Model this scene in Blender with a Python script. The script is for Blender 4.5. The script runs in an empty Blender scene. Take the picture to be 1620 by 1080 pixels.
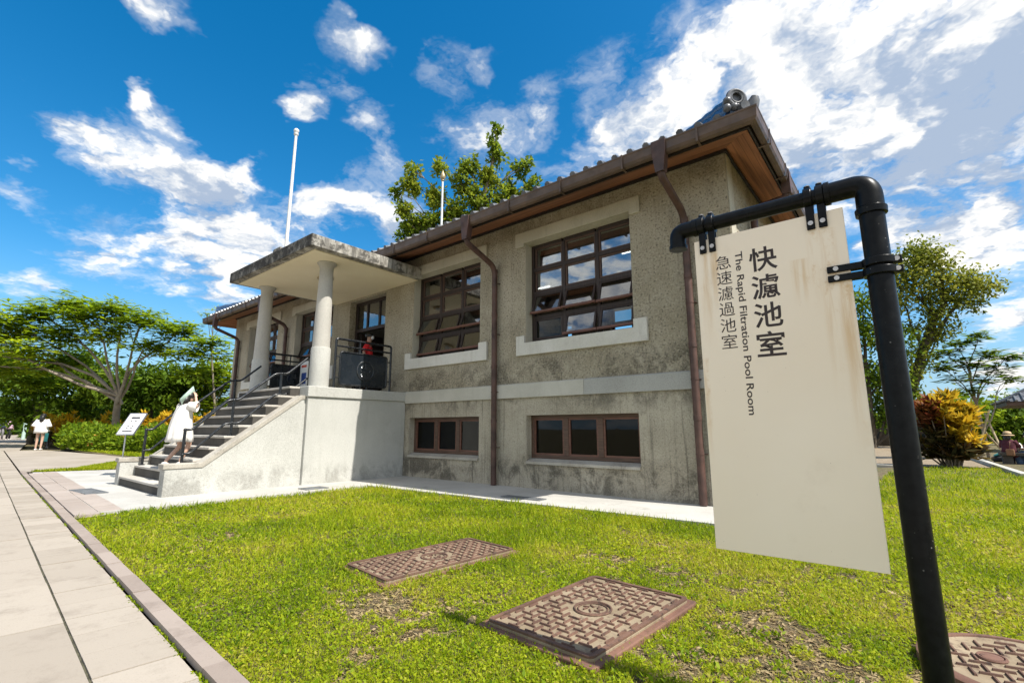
import bpy, math, random
import numpy as np
from mathutils import Vector, Matrix

random.seed(7)
RNG = np.random.default_rng(11)
scene = bpy.context.scene
C = scene.collection
K = 1.3                      # metres per survey unit: every coordinate below is a survey unit
R = math.radians

# ------------------------------------------------------------------ camera
cam = bpy.data.cameras.new('camera'); cam_o = bpy.data.objects.new('camera', cam); C.objects.link(cam_o)
cam.sensor_fit = 'HORIZONTAL'; cam.sensor_width = 36.0
cam.lens = 36.0 * 757.0 / 1620.0
cam.clip_start = 0.05; cam.clip_end = 3000
cam_o.location = (0, 0, 0.92 * K)
cam_o.rotation_euler = (R(90 + 10.33), 0, R(39.4))
scene.camera = cam_o

# ------------------------------------------------------------------ light
SUN = Vector((3.1, 0.30, 4.27)).normalized()
sun = bpy.data.lights.new('sun', 'SUN'); sun.energy = 4.2; sun.angle = R(0.5); sun.color = (1.0, 0.955, 0.88)
sun_o = bpy.data.objects.new('sun', sun); C.objects.link(sun_o)
sun_o.rotation_euler = SUN.to_track_quat('Z', 'Y').to_euler()
scene.view_settings.view_transform = 'Standard'; scene.view_settings.look = 'None'
scene.view_settings.exposure = 0.80; scene.view_settings.gamma = 1.0; scene.view_settings.use_curve_mapping = False
scene.cycles.max_bounces = 6; scene.cycles.diffuse_bounces = 3; scene.cycles.transparent_max_bounces = 12
scene.cycles.use_denoising = True

LOBES = [(-0.14,0.778,0.613,173,1.6),(-0.206,0.812,0.546,180,1.6),(-0.097,0.85,0.517,126,1.6),(0.018,0.834,0.551,120,1.6),(-0.037,0.89,0.455,203,1.6),(0.089,0.835,0.543,167,1.6),(0.133,0.879,0.458,177,1.6),(0.048,0.903,0.427,164,1.6),(0.158,0.909,0.385,410,1.44),(-0.308,0.804,0.509,362,1.44),(-0.394,0.767,0.506,402,1.28),(-0.455,0.75,0.48,589,1.12),(-0.357,0.762,0.541,673,0.96),(-0.353,0.689,0.633,768,0.96),(-0.241,0.752,0.614,537,0.96),(0.162,0.838,0.522,242,1.6),(-0.455,0.646,0.613,1953,0.9),(-0.478,0.661,0.579,2645,0.8),(-0.592,0.496,0.635,1541,1.0),(-0.557,0.53,0.639,1519,1.0),(-0.53,0.547,0.648,3737,0.8),(-0.701,0.465,0.54,946,1.0),(-0.711,0.438,0.55,1991,0.9),(-0.686,0.497,0.531,2647,0.8),(-0.714,0.349,0.607,1527,0.9),(-0.739,0.33,0.587,4313,0.8),(-0.703,0.385,0.598,2679,0.8),(-0.758,0.358,0.546,3956,0.9),(-0.784,0.146,0.604,1264,1.0),(-0.797,0.134,0.589,4305,0.9),(-0.65,0.371,0.664,3000,0.8),(-0.648,0.402,0.647,3402,0.8),(-0.651,0.336,0.681,2508,0.8),(-0.888,0.018,0.459,3852,0.8),(-0.9,0.048,0.433,4100,0.8),(-0.907,0.078,0.415,3184,0.8),(-0.888,0.117,0.445,2166,1.0),(-0.907,0.111,0.407,2907,1.0),(-0.897,0.142,0.418,1565,1.1),(-0.907,0.163,0.388,1176,1.1),(-0.888,0.193,0.417,996,1.1),(-0.886,0.229,0.403,830,1.1),(-0.876,0.264,0.403,853,1.1),(-0.855,0.285,0.434,2331,0.9),(-0.903,0.23,0.363,1262,0.9),(-0.856,0.185,0.483,3503,0.9),(-0.856,0.208,0.473,8231,0.8),(-0.847,0.164,0.506,9286,0.7),(-0.945,0.041,0.325,4103,0.7),(-0.914,0.247,0.321,601,1.5),(-0.896,0.299,0.328,592,1.5),(-0.917,0.286,0.276,511,1.3),(-0.871,0.328,0.366,1044,1.3),(-0.936,0.212,0.282,939,1.2),(-0.956,0.117,0.267,973,1.1),(-0.95,0.149,0.275,1346,1.0),(-0.974,0.071,0.215,3804,1.1),(-0.874,0.367,0.319,526,1.3),(-0.913,0.335,0.234,737,0.8),(-0.811,0.425,0.402,1026,1.6),(-0.83,0.396,0.393,2751,1.2),(-0.766,0.505,0.398,446,1.5),(-0.745,0.55,0.378,510,1.5),(-0.713,0.571,0.406,1000,1.2),(-0.791,0.481,0.377,1691,0.9),(-0.586,0.59,0.556,878,1.0),(-0.532,0.629,0.567,708,1.0),(-0.334,0.757,0.561,450,0.8),(-0.545,0.673,0.499,583,0.6),(-0.711,0.504,0.491,3139,0.5),(0.041,0.953,0.301,870,1.4),(0.101,0.952,0.29,1110,1.5),(0.076,0.956,0.285,1037,1.5),(0.145,0.939,0.311,2707,1.2),(0.134,0.956,0.263,1116,1.4),(0.104,0.981,0.164,1687,0.8),(0.138,0.975,0.177,2660,0.8),(0.068,0.994,0.083,1573,0.9),(0.121,0.99,0.079,2618,0.9),(0.012,0.948,0.318,1900,0.9)]
SHADE_LOBES = [(0.094,0.883,0.459,280),(0.133,0.916,0.379,493),(0.026,0.928,0.371,503),(-0.095,0.901,0.424,703),(0.158,0.869,0.468,761),(-0.357,0.798,0.486,638),(-0.165,0.845,0.509,833),(-0.751,0.556,0.358,992),(-0.89,0.263,0.372,1522),(-0.923,0.274,0.269,824)]


def build_world():
    w = bpy.data.worlds.new('World'); scene.world = w; w.use_nodes = True
    t = w.node_tree; N = t.nodes; L = t.links
    bg = N['Background']; bg.inputs['Strength'].default_value = 0.12
    def node(kind, **kw):
        n = N.new(kind)
        for k, v in kw.items(): setattr(n, k, v)
        return n
    def put(sock, v):
        if hasattr(v, 'links'): L.new(v, sock)
        else: sock.default_value = v
    def m(op, a, b=0.0, c=0.0, clamp=False):
        n = node('ShaderNodeMath', operation=op, use_clamp=clamp)
        put(n.inputs[0], a); put(n.inputs[1], b); put(n.inputs[2], c)
        return n.outputs[0]
    def vm(op, a, b=None):
        n = node('ShaderNodeVectorMath', operation=op); put(n.inputs[0], a)
        if b is not None: put(n.inputs[1], b)
        return n
    def noise(vec, scale, detail, rough, dist=0.0):
        n = node('ShaderNodeTexNoise'); L.new(vec, n.inputs['Vector'])
        n.inputs['Scale'].default_value = scale; n.inputs['Detail'].default_value = detail
        n.inputs['Roughness'].default_value = rough; n.inputs['Distortion'].default_value = dist
        return n
    def smooth(x, lo, hi, a=0.0, b=1.0):
        n = node('ShaderNodeMapRange', interpolation_type='SMOOTHSTEP')
        put(n.inputs[0], x); n.inputs[1].default_value = lo; n.inputs[2].default_value = hi
        n.inputs[3].default_value = a; n.inputs[4].default_value = b
        return n.outputs[0]
    def mix(f, a, b):
        n = node('ShaderNodeMix', data_type='RGBA'); put(n.inputs[0], f); put(n.inputs[6], a); put(n.inputs[7], b)
        return n.outputs[2]
    sky = node('ShaderNodeTexSky', sky_type='NISHITA'); sky.sun_disc = False
    sky.sun_elevation = math.asin(SUN.z); sky.sun_rotation = math.atan2(SUN.x, SUN.y)
    sky.air_density = 1.0; sky.dust_density = 0.6; sky.ozone_density = 3.0
    hsv = node('ShaderNodeHueSaturation'); hsv.inputs['Saturation'].default_value = 1.42; hsv.inputs['Value'].default_value = 0.90; hsv.inputs['Hue'].default_value = 0.492
    L.new(sky.outputs[0], hsv.inputs['Color'])
    d = node('ShaderNodeTexCoord').outputs['Generated']
    d = vm('NORMALIZE', d).outputs[0]
    sep = node('ShaderNodeSeparateXYZ'); L.new(d, sep.inputs[0])
    z = sep.outputs[2]
    # cloud layer coordinates: the direction met with a flat layer overhead
    inv = m('DIVIDE', 1.0, m('ADD', m('MAXIMUM', z, 0.0), 0.22))
    sc_ = vm('SCALE', d); L.new(inv, sc_.inputs['Scale']); p = sc_.outputs[0]
    warp = noise(p, 4.0, 5, 0.6)
    wv = vm('SUBTRACT', warp.outputs['Color'], (0.5, 0.5, 0.5)).outputs[0]
    wv2 = vm('SCALE', wv); wv2.inputs['Scale'].default_value = 0.17
    dw = vm('NORMALIZE', vm('ADD', d, wv2.outputs[0]).outputs[0]).outputs[0]
    acc = None
    for (x, y, zz, k, a) in LOBES:
        dot = vm('DOT_PRODUCT', dw, (x, y, zz)).outputs['Value']
        e = m('EXPONENT', m('MULTIPLY_ADD', dot, float(k), -float(k) + math.log(a)))
        acc = e if acc is None else m('ADD', acc, e)
    # thick cloud added beside and behind the viewpoint, out of view, as fill light
    fwd = vm('DOT_PRODUCT', d, (-0.62, 0.76, 0.18)).outputs['Value']
    back = smooth(fwd, 0.45, 0.15)
    fill_cloud = smooth(noise(p, 1.3, 2, 0.5).outputs['Fac'], 0.28, 0.46, 0.0, 2.2)
    acc = m('ADD', acc, m('MULTIPLY', fill_cloud, back))
    wv3 = vm('SCALE', wv); wv3.inputs['Scale'].default_value = 0.35
    pw = vm('ADD', p, wv3.outputs[0]).outputs[0]
    fb = noise(pw, 5.5, 12, 0.64).outputs['Fac']
    fb2 = noise(pw, 2.2, 3, 0.5).outputs['Fac']
    body = m('SUBTRACT', 1.0, m('EXPONENT', m('MULTIPLY', acc, -0.85)))
    vo = node('ShaderNodeTexVoronoi'); L.new(pw, vo.inputs['Vector']); vo.inputs['Scale'].default_value = 6.0; vo.inputs['Detail'].default_value = 3.0; vo.inputs['Roughness'].default_value = 0.55
    bil = m('MULTIPLY', m('SUBTRACT', 0.42, vo.outputs['Distance']), 1.1)
    tex = m('ADD', bil, m('MULTIPLY', m('SUBTRACT', fb, 0.5), 2.9)); tex = m('ADD', tex, m('MULTIPLY', m('SUBTRACT', fb2, 0.5), 0.8))
    dens = m('ADD', m('MULTIPLY_ADD', m('MINIMUM', acc, 4.0), 0.16, m('MULTIPLY', body, 1.45)), m('MULTIPLY', tex, m('ADD', 0.25, m('MULTIPLY', body, 0.75))))
    mask = smooth(dens, 0.30, 1.25)
    thin = smooth(dens, 0.08, 0.7, 0.0, 0.28)
    mask = m('MAXIMUM', mask, thin)
    mask = m('MULTIPLY', mask, smooth(z, -0.02, 0.04))
    sh = None
    for (x, y, zz, k) in SHADE_LOBES:
        dot = vm('DOT_PRODUCT', dw, (x, y, zz)).outputs['Value']
        e = m('EXPONENT', m('MULTIPLY_ADD', dot, float(k), -float(k)))
        sh = e if sh is None else m('ADD', sh, e)
    under = m('ADD', m('MULTIPLY', sh, 0.90), m('MULTIPLY', m('SUBTRACT', noise(pw, 4.2, 10, 0.66).outputs['Fac'], 0.44), 3.0))
    vo2 = node('ShaderNodeTexVoronoi'); L.new(vm('ADD', pw, (0.07, 0.006, 0.0)).outputs[0], vo2.inputs['Vector']); vo2.inputs['Scale'].default_value = 6.0; vo2.inputs['Detail'].default_value = 3.0; vo2.inputs['Roughness'].default_value = 0.55
    under = m('ADD', under, m('MULTIPLY', m('SUBTRACT', vo.outputs['Distance'], vo2.outputs['Distance']), 1.3))
    under = smooth(under, -0.1, 1.2)
    ccol = mix(under, (5.7, 5.6, 5.35, 1), (2.1, 2.6, 3.4, 1))
    hz = smooth(z, 0.0, 0.30, 0.75, 0.0)          # pale air near the horizon
    skyc = mix(hz, hsv.outputs[0], (1.6, 2.8, 4.0, 1))
    out = mix(mask, skyc, ccol)
    L.new(out, bg.inputs['Color'])
    w.cycles.sampling_method = 'MANUAL'; w.cycles.sample_map_resolution = 256
build_world()

# ------------------------------------------------------------------ materials
class NB:
    def __init__(s, name):
        s.mat = bpy.data.materials.new(name); s.mat.use_nodes = True
        s.t = s.mat.node_tree; s.N = s.t.nodes; s.L = s.t.links
        s.b = s.N['Principled BSDF']; s.out = s.N['Material Output']
        s.co = s.N.new('ShaderNodeTexCoord').outputs['Object']
    def put(s, sock, v):
        if hasattr(v, 'links'): s.L.new(v, sock)
        elif isinstance(v, (tuple, list)) and len(v) == 3 and sock.type == 'RGBA': sock.default_value = (*v, 1)
        else: sock.default_value = v
    def map(s, scale=(1, 1, 1), loc=(0, 0, 0), rot=(0, 0, 0)):
        n = s.N.new('ShaderNodeMapping'); s.L.new(s.co, n.inputs[0])
        n.inputs['Scale'].default_value = scale; n.inputs['Location'].default_value = loc; n.inputs['Rotation'].default_value = rot
        return n.outputs[0]
    def noise(s, scale, detail=4, rough=0.55, vec=None, dist=0.0, col=False):
        n = s.N.new('ShaderNodeTexNoise'); s.L.new(vec if vec is not None else s.co, n.inputs['Vector'])
        n.inputs['Scale'].default_value = scale; n.inputs['Detail'].default_value = detail
        n.inputs['Roughness'].default_value = rough; n.inputs['Distortion'].default_value = dist
        return n.outputs['Color' if col else 'Fac']
    def voro(s, scale, vec=None, feature='F1', out='Distance'):
        n = s.N.new('ShaderNodeTexVoronoi'); n.feature = feature; s.L.new(vec if vec is not None else s.co, n.inputs['Vector'])
        n.inputs['Scale'].default_value = scale
        return n.outputs[out]
    def rng(s, x, lo, hi, a=0.0, b=1.0):
        n = s.N.new('ShaderNodeMapRange'); n.interpolation_type = 'SMOOTHSTEP'; s.put(n.inputs[0], x)
        n.inputs[1].default_value = lo; n.inputs[2].default_value = hi; n.inputs[3].default_value = a; n.inputs[4].default_value = b
        return n.outputs[0]
    def math(s, op, a, b=0.0, c=0.0):
        n = s.N.new('ShaderNodeMath'); n.operation = op; s.put(n.inputs[0], a); s.put(n.inputs[1], b); s.put(n.inputs[2], c)
        return n.outputs[0]
    def mix(s, f, a, b, blend='MIX'):
        n = s.N.new('ShaderNodeMix'); n.data_type = 'RGBA'; n.blend_type = blend
        s.put(n.inputs[0], f); s.put(n.inputs[6], a); s.put(n.inputs[7], b)
        return n.outputs[2]
    def attr(s, name='rnd'):
        n = s.N.new('ShaderNodeAttribute'); n.attribute_name = name
        return n.outputs['Fac']
    def axis(s, i):
        n = s.N.new('ShaderNodeSeparateXYZ'); s.L.new(s.co, n.inputs[0]); return n.outputs[i]
    def bump(s, h, strength=0.4, dist=0.01):
        n = s.N.new('ShaderNodeBump'); n.inputs['Strength'].default_value = strength; n.inputs['Distance'].default_value = dist
        s.L.new(h, n.inputs['Height']); s.L.new(n.outputs[0], s.b.inputs['Normal'])
    def fin(s, col=None, rough=0.8, metal=0.0, spec=None):
        if col is not None: s.put(s.b.inputs['Base Color'], col)
        s.put(s.b.inputs['Roughness'], rough); s.b.inputs['Metallic'].default_value = metal
        if spec is not None: s.b.inputs['Specular IOR Level'].default_value = spec
        return s.mat

def plain(name, c, rough=0.6, metal=0.0, var=0.25, scale=6.0, bump=0.0, bscale=80.0):
    n = NB(name)
    v = n.noise(scale, 5, 0.6)
    a = tuple(x * (1 - var) for x in c); b = tuple(min(1, x * (1 + var)) for x in c)
    col = n.mix(n.rng(v, 0.3, 0.7), a, b)
    if bump: n.bump(n.noise(bscale, 3, 0.6), bump, 0.004)
    return n.fin(col, n.rng(n.noise(scale * 2.3, 3), 0.3, 0.7, max(0.05, rough - 0.12), min(1, rough + 0.12)), metal)

def masonry(name, c, c2, dark, speck=0.5, speck_scale=55.0, streak=0.4, stain=0.5, stain_scale=0.9, bump=0.5, bdist=0.008, rough=0.92, stretch=7.0, damp=()):
    """weathered mineral surface: blotches, vertical run-off streaks, grain"""
    n = NB(name)
    base = n.mix(n.rng(n.noise(stain_scale, 6, 0.62), 0.32, 0.68), c, c2)
    run = n.noise(1.0, 5, 0.65, n.map((stretch, stretch, 0.55)))
    base = n.mix(n.math('MULTIPLY', n.rng(run, 0.5, 0.78), streak), base, dark)
    st = n.noise(stain_scale * 1.7, 8, 0.72, n.map((1, 1, 1), (7.3, 2.1, 4.4)), 0.6)
    base = n.mix(n.math('MULTIPLY', n.rng(st, 0.56, 0.74), stain), base, dark)
    for (za, zb, amt) in damp:                          # mould and run-off marks kept to the bands where water sits
        zz = n.axis(2); mid, half = (za + zb) / 2, (zb - za) / 2
        band_ = n.rng(n.math('ABSOLUTE', n.math('SUBTRACT', zz, mid)), half, half * .25)
        bl = n.rng(n.noise(2.3, 9, .72, n.map((1, 1, .75), (3.7, 1.1, 9.2)), .5), .43, .60)
        base = n.mix(n.math('MULTIPLY', n.math('MULTIPLY', bl, band_), amt), base, tuple(x * .55 for x in dark))
    g = n.noise(speck_scale, 3, 0.7)
    base = n.mix(n.math('MULTIPLY', n.rng(g, 0.53, 0.68), speck), base, tuple(x * 0.45 for x in dark))
    base = n.mix(n.math('MULTIPLY', n.rng(g, 0.47, 0.33), speck * 0.6), base, tuple(min(1, x * 1.35) for x in c2))
    n.bump(g, bump, bdist)
    return n.fin(base, rough)

M = {}
M['stucco'] = masonry('rough_stucco', (.325, .283, .20), (.46, .41, .315), (.115, .097, .07), .85, 27, .55, .65, .7, 1.0, .035, damp=((1.95, 2.75, .62), (5.2, 6.0, .3)))
M['combed'] = masonry('combed_render', (.335, .297, .225), (.465, .418, .33), (.12, .104, .076), .45, 40, .9, .75, .8, .8, .015, stretch=22, damp=((-.2, .75, .8), (1.45, 2.2, .6)))
M['band'] = masonry('washed_concrete_band', (.44, .42, .36), (.54, .52, .46), (.30, .28, .23), .25, 70, .25, .25, .7, .3, .004)
M['band_new'] = masonry('repaired_concrete_band', (.34, .335, .31), (.40, .395, .37), (.24, .235, .21), .5, 70, .1, .15, 1.0, .3, .004)
M['trim'] = masonry('window_trim_plaster', (.43, .395, .31), (.52, .485, .39), (.22, .19, .14), .3, 45, .35, .35, 1.1, .4, .006)
M['sill'] = masonry('sill_concrete', (.58, .56, .50), (.66, .64, .59), (.30, .27, .22), .2, 60, .3, .3, 1.3, .3, .004)
M['porch'] = masonry('washed_white_porch', (.43, .425, .39), (.51, .505, .465), (.26, .245, .205), .45, 60, .18, .38, .7, .6, .008, damp=((-.2, .55, .45),))
M['coping'] = masonry('weathered_coping', (.34, .31, .26), (.46, .43, .37), (.12, .105, .085), .4, 60, .35, .7, 1.6, .4, .006)
M['canopy'] = masonry('stained_canopy_concrete', (.36, .34, .295), (.52, .50, .45), (.028, .026, .023), .3, 50, 1.0, .95, 1.8, .6, .01, stretch=4, damp=((5.1, 5.6, .9),))
def mould():
    n = NB('mould_stained_canopy')
    base = n.mix(n.rng(n.noise(2.2, 6, .65), .35, .65), (.34, .315, .265), (.52, .495, .44))
    run = n.rng(n.noise(1.0, 6, .7, n.map((7, 7, .8))), .40, .60)
    blot = n.rng(n.noise(3.4, 9, .72, None, .6), .44, .60)
    base = n.mix(n.math('MULTIPLY', n.math('MAXIMUM', n.math('MULTIPLY', run, .8), blot), .88), base, (.045, .040, .034))
    front = n.rng(n.axis(1), -3.055, -3.085)        # front face, darkened in blotches almost to black
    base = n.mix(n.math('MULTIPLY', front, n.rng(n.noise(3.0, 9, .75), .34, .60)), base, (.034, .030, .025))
    n.bump(n.noise(40, 5, .7), .6, .01)
    return n.fin(base, .92)
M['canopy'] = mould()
M['soffit_paint'] = masonry('cream_soffit_paint', (.78, .68, .48), (.84, .75, .55), (.58, .49, .34), .05, 60, .03, .2, .6, .1, .003)
M['column'] = masonry('column_terrazzo', (.42, .40, .36), (.50, .48, .43), (.26, .24, .21), .45, 80, .15, .25, 1.0, .4, .004)
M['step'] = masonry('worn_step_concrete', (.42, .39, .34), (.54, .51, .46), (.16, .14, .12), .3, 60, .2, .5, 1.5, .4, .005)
M['riser'] = masonry('shaded_riser_concrete', (.052, .047, .040), (.085, .077, .066), (.03, .027, .023), .3, 60, .3, .5, 1.5, .4, .005)  # shade of the step fronts put into the colour; bench borrows this tone
M['apron'] = masonry('pale_paving_concrete', (.40, .385, .35), (.49, .475, .435), (.22, .205, .175), .25, 60, .0, .65, 1.0, .25, .003, stretch=3)
M['wall_in'] = plain('interior_plaster', (.34, .33, .30), .9, var=.1)
M['floor_in'] = plain('interior_floor', (.12, .11, .10), .6, var=.2)
def wood(name, c, c2, axis=0, rough=.55, scale=9.0):
    n = NB(name)
    s = [scale * 5] * 3; s[axis] = scale * .35
    g = n.noise(1.0, 6, .6, n.map(tuple(s)))
    col = n.mix(n.rng(g, .3, .7), c, c2)
    n.bump(g, .3, .003)
    return n.fin(col, rough)
M['frame'] = wood('dark_window_wood', (.018, .010, .008), (.042, .024, .017), 2)
M['frame_low'] = wood('brown_window_wood', (.065, .034, .022), (.12, .066, .044), 0)
M['sash_rail'] = wood('red_brown_sash_wood', (.10, .044, .030), (.19, .085, .056), 0)
def boards(name, c, c2, axis):
    n = NB(name)
    s = [30.0, 30.0, 30.0]; s[axis] = 1.2
    g = n.noise(1.0, 6, .6, n.map(tuple(s)))
    f = n.math('FRACT', n.math('MULTIPLY', n.axis(1 - axis), 8.0))
    gap = n.rng(n.math('ABSOLUTE', n.math('SUBTRACT', f, .5)), .46, .5)
    tone = n.noise(1.0, 0, .5, n.map((8.0 if axis else .6, .6 if axis else 8.0, 0)))
    col = n.mix(n.rng(g, .3, .7), c, c2)
    col = n.mix(n.rng(tone, .35, .65, 0, .55), col, tuple(x * 1.7 for x in c2))
    col = n.mix(gap, col, (.012, .007, .005))
    return n.fin(col, .6)
M['soffit_x'] = boards('soffit_boards_along', (.16, .062, .030), (.26, .105, .052), 0)
M['soffit_y'] = boards('soffit_boards_end', (.20, .08, .038), (.33, .14, .068), 1)
M['gutter'] = plain('brown_gutter_metal', (.098, .062, .042), .5, .0, .25, 3)
M['pipe_brown'] = plain('brown_downspout_paint', (.075, .038, .029), .58, 0, .45, 3, .25, 60)
M['fascia'] = plain('dark_fascia', (.018, .012, .010), .7)
def tile_mat():
    n = NB('grey_roof_tile')
    v = n.noise(4, 5, .6)
    col = n.mix(n.rng(v, .35, .65), (.055, .058, .062), (.16, .165, .175))
    return n.fin(col, n.rng(n.noise(9, 3), .3, .7, .22, .5))
M['tile'] = tile_mat()
M['tile_blue'] = plain('blue_glazed_tile', (.035, .075, .155), .22, 0, .4, 7)
M['tile_pale'] = plain('pale_tile_mortar', (.45, .45, .44), .7, 0, .3, 12)
def black_paint():
    n = NB('black_pipe_paint')
    g = n.noise(30, 4, .6)
    col = n.mix(n.rng(g, .3, .7), (.003, .0033, .0036), (.007, .0076, .008))
    d = n.rng(n.voro(46), .17, .10)
    col = n.mix(n.math('MULTIPLY', d, n.rng(n.noise(23, 2), .60, .64)), col, (.14, .135, .125))
    n.bump(g, .08, .002)
    return n.fin(col, n.rng(n.noise(9, 4), .3, .7, .26, .44), spec=.16)
M['black'] = black_paint()
M['rail'] = plain('black_railing_paint', (.012, .014, .017), .32, 0, .25, 9)
M['bolt'] = plain('zinc_bolt', (.50, .46, .42), .35, .8)
M['emblem'] = plain('raised_grey_metal', (.055, .06, .066), .28, .4)
M['panel_black'] = plain('smooth_black_panel', (.012, .017, .023), .28, 0, .1, 2)
def sign_face():
    n = NB('cream_sign_enamel')
    col = n.mix(n.rng(n.noise(.9, 4, .5), .3, .7), (.90, .765, .58), (.94, .82, .65))
    x, z = n.axis(0), n.axis(2)
    run = n.noise(1.0, 6, .62, n.map((26, 26, 1.6)))
    drip = None                                       # rust washed down from the fixings and along the edges
    for (cx, top, ln, w) in ((-.723, 2.10, .55, .045), (-.675, 2.10, .35, .03), (-.228, 2.10, .45, .035), (-.180, 2.10, .9, .05), (-.125, 1.86, .9, .05), (-.755, 1.55, .6, .022), (-.29, 1.98, .25, .05)):
        a = n.rng(n.math('ABSOLUTE', n.math('SUBTRACT', x, cx)), w, w * .2)
        b = n.math('MULTIPLY', n.rng(z, top - ln, top - .05), n.rng(z, top + .01, top))
        q = n.math('MULTIPLY', a, b); drip = q if drip is None else n.math('MAXIMUM', drip, q)
    blot = n.rng(n.noise(9, 8, .75, n.map((1, 1, .7))), .47, .66)
    rust = n.math('MULTIPLY', drip, n.math('MAXIMUM', n.math('MULTIPLY', n.rng(run, .42, .66), .7), n.math('MULTIPLY', blot, .75)))
    col = n.mix(rust, col, (.62, .37, .12))
    dirt = n.math('MULTIPLY', n.rng(n.noise(2.1, 7, .7), .55, .75), .22)
    col = n.mix(dirt, col, (.60, .47, .32))
    sp = n.math('MULTIPLY', n.rng(n.voro(34), .05, .025), n.rng(n.noise(6, 2), .50, .58))
    col = n.mix(n.math('MULTIPLY', sp, .8), col, (.22, .11, .05))
    n.bump(n.noise(3, 3), .05, .01)
    return n.fin(col, .38)
M['sign'] = sign_face()
M['letter'] = plain('dark_brown_lettering', (.030, .017, .013), .5, 0, .2, 20)
def iron(name, c, c2, c3):
    n = NB(name)
    col = n.mix(n.rng(n.noise(3, 7, .65), .35, .65), c, c2)
    col = n.mix(n.rng(n.noise(16, 5, .7), .5, .7), col, c3)
    n.bump(n.noise(90, 4, .7), .5, .003)
    return n.fin(col, .8)
M['iron'] = iron('rusty_cast_iron', (.10, .052, .034), (.17, .092, .06), (.055, .033, .024))
M['iron_frame'] = iron('rust_red_frame', (.135, .066, .044), (.205, .105, .07), (.085, .045, .032))
M['iron_sand'] = iron('sand_filled_iron', (.22, .165, .10), (.305, .24, .155), (.11, .068, .046))
M['grate'] = plain('grey_drain_steel', (.22, .23, .24), .5, .4, .25, 14)
M['grate_dark'] = plain('dark_drain_gap', (.03, .03, .03), .9)
def slab_mat(name, c, c2, d):
    n = NB(name)
    r = n.attr()
    col = n.mix(r, c, c2)
    col = n.mix(n.math('MULTIPLY', n.rng(n.noise(3.1, 9, .78), .48, .72), .5), col, d)
    g = n.noise(120, 3, .7)
    col = n.mix(n.math('MULTIPLY', n.rng(g, .55, .7), .35), col, d)
    n.bump(g, .3, .003)
    return n.fin(col, .85)
M['path'] = slab_mat('beige_paving_slab', (.325, .278, .222), (.40, .347, .282), (.195, .16, .122))
M['kerb'] = slab_mat('reddish_kerb_stone', (.26, .208, .172), (.345, .285, .24), (.155, .12, .095))
M['edging'] = slab_mat('pale_edging_stone', (.32, .265, .225), (.40, .34, .295), (.20, .16, .13))
M['far_paving'] = masonry('beige_far_paving', (.30, .255, .205), (.37, .32, .265), (.19, .16, .125), .25, 50, .0, .5, .7, .25, .003, stretch=3)
M['joint'] = plain('dark_joint_soil', (.075, .07, .042), .95, 0, .5, 20)
def soil_mat():
    n = NB('lawn_soil')
    a = n.mix(n.rng(n.noise(5.0, 8, .75), .35, .65), (.085, .060, .030), (.20, .15, .082))
    b = n.mix(n.rng(n.noise(14, 6, .7), .3, .7), (.055, .07, .014), (.15, .14, .04))
    col = n.mix(n.rng(n.noise(1.6, 8, .75), .34, .58), b, a)
    n.bump(n.noise(45, 6, .75), .9, .03)
    return n.fin(col, .95)
M['soil'] = soil_mat()
def leaf_mat(name, cols, trans=.35, rough=.55, spec=.16):
    """cols: list of colours spread over the per-leaf random value"""
    n = NB(name)
    r = n.attr()
    ramp = n.N.new('ShaderNodeValToRGB'); n.L.new(r, ramp.inputs[0])
    e = ramp.color_ramp.elements
    while len(e) < len(cols): e.new(.5)
    for i, c in enumerate(cols):
        e[i].position = i / (len(cols) - 1); e[i].color = (*c, 1)
    n.L.new(ramp.outputs[0], n.b.inputs['Base Color'])
    n.b.inputs['Roughness'].default_value = rough; n.b.inputs['Specular IOR Level'].default_value = spec
    tr = n.N.new('ShaderNodeBsdfTranslucent')
    hs = n.N.new('ShaderNodeHueSaturation'); hs.inputs['Value'].default_value = 1.5; hs.inputs['Hue'].default_value = .487
    n.L.new(ramp.outputs[0], hs.inputs['Color']); n.L.new(hs.outputs[0], tr.inputs['Color'])
    mx = n.N.new('ShaderNodeMixShader'); mx.inputs[0].default_value = trans
    n.L.new(n.b.outputs[0], mx.inputs[1]); n.L.new(tr.outputs[0], mx.inputs[2]); n.L.new(mx.outputs[0], n.out.inputs['Surface'])
    return n.mat
M['grass'] = leaf_mat('lawn_leaf', [(.075, .135, .004), (.18, .27, .006), (.29, .36, .010), (.40, .42, .022), (.40, .33, .09)], .42)
M['thatch'] = leaf_mat('dry_thatch', [(.10, .065, .03), (.24, .17, .085), (.38, .29, .16), (.30, .24, .08)], .1)
M['leaf_left'] = leaf_mat('feathery_leaf', [(.07, .13, .006), (.15, .24, .009), (.24, .34, .012), (.34, .42, .022)], .56)
M['leaf_dark'] = leaf_mat('dark_leaf', [(.03, .07, .006), (.075, .14, .009), (.14, .22, .013)], .4)
M['leaf_mid'] = leaf_mat('mid_leaf', [(.05, .105, .008), (.11, .18, .012), (.19, .26, .02)], .42)
M['leaf_olive'] = leaf_mat('olive_leaf', [(.06, .085, .010), (.13, .165, .016), (.22, .245, .03), (.31, .31, .06)], .42)
M['leaf_roof'] = leaf_mat('yellow_green_leaf', [(.06, .12, .015), (.13, .20, .018), (.22, .28, .025), (.32, .34, .04)], .45)
M['leaf_hedge'] = leaf_mat('hedge_leaf', [(.045, .10, .006), (.12, .20, .01), (.21, .30, .015), (.28, .34, .03)], .42)
M['flower'] = leaf_mat('orange_flower', [(.55, .17, .04), (.62, .28, .09)], .3)
M['croton_y'] = leaf_mat('yellow_croton_leaf', [(.14, .13, .01), (.50, .33, .015), (.62, .42, .02), (.55, .25, .015)], .35)
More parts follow.
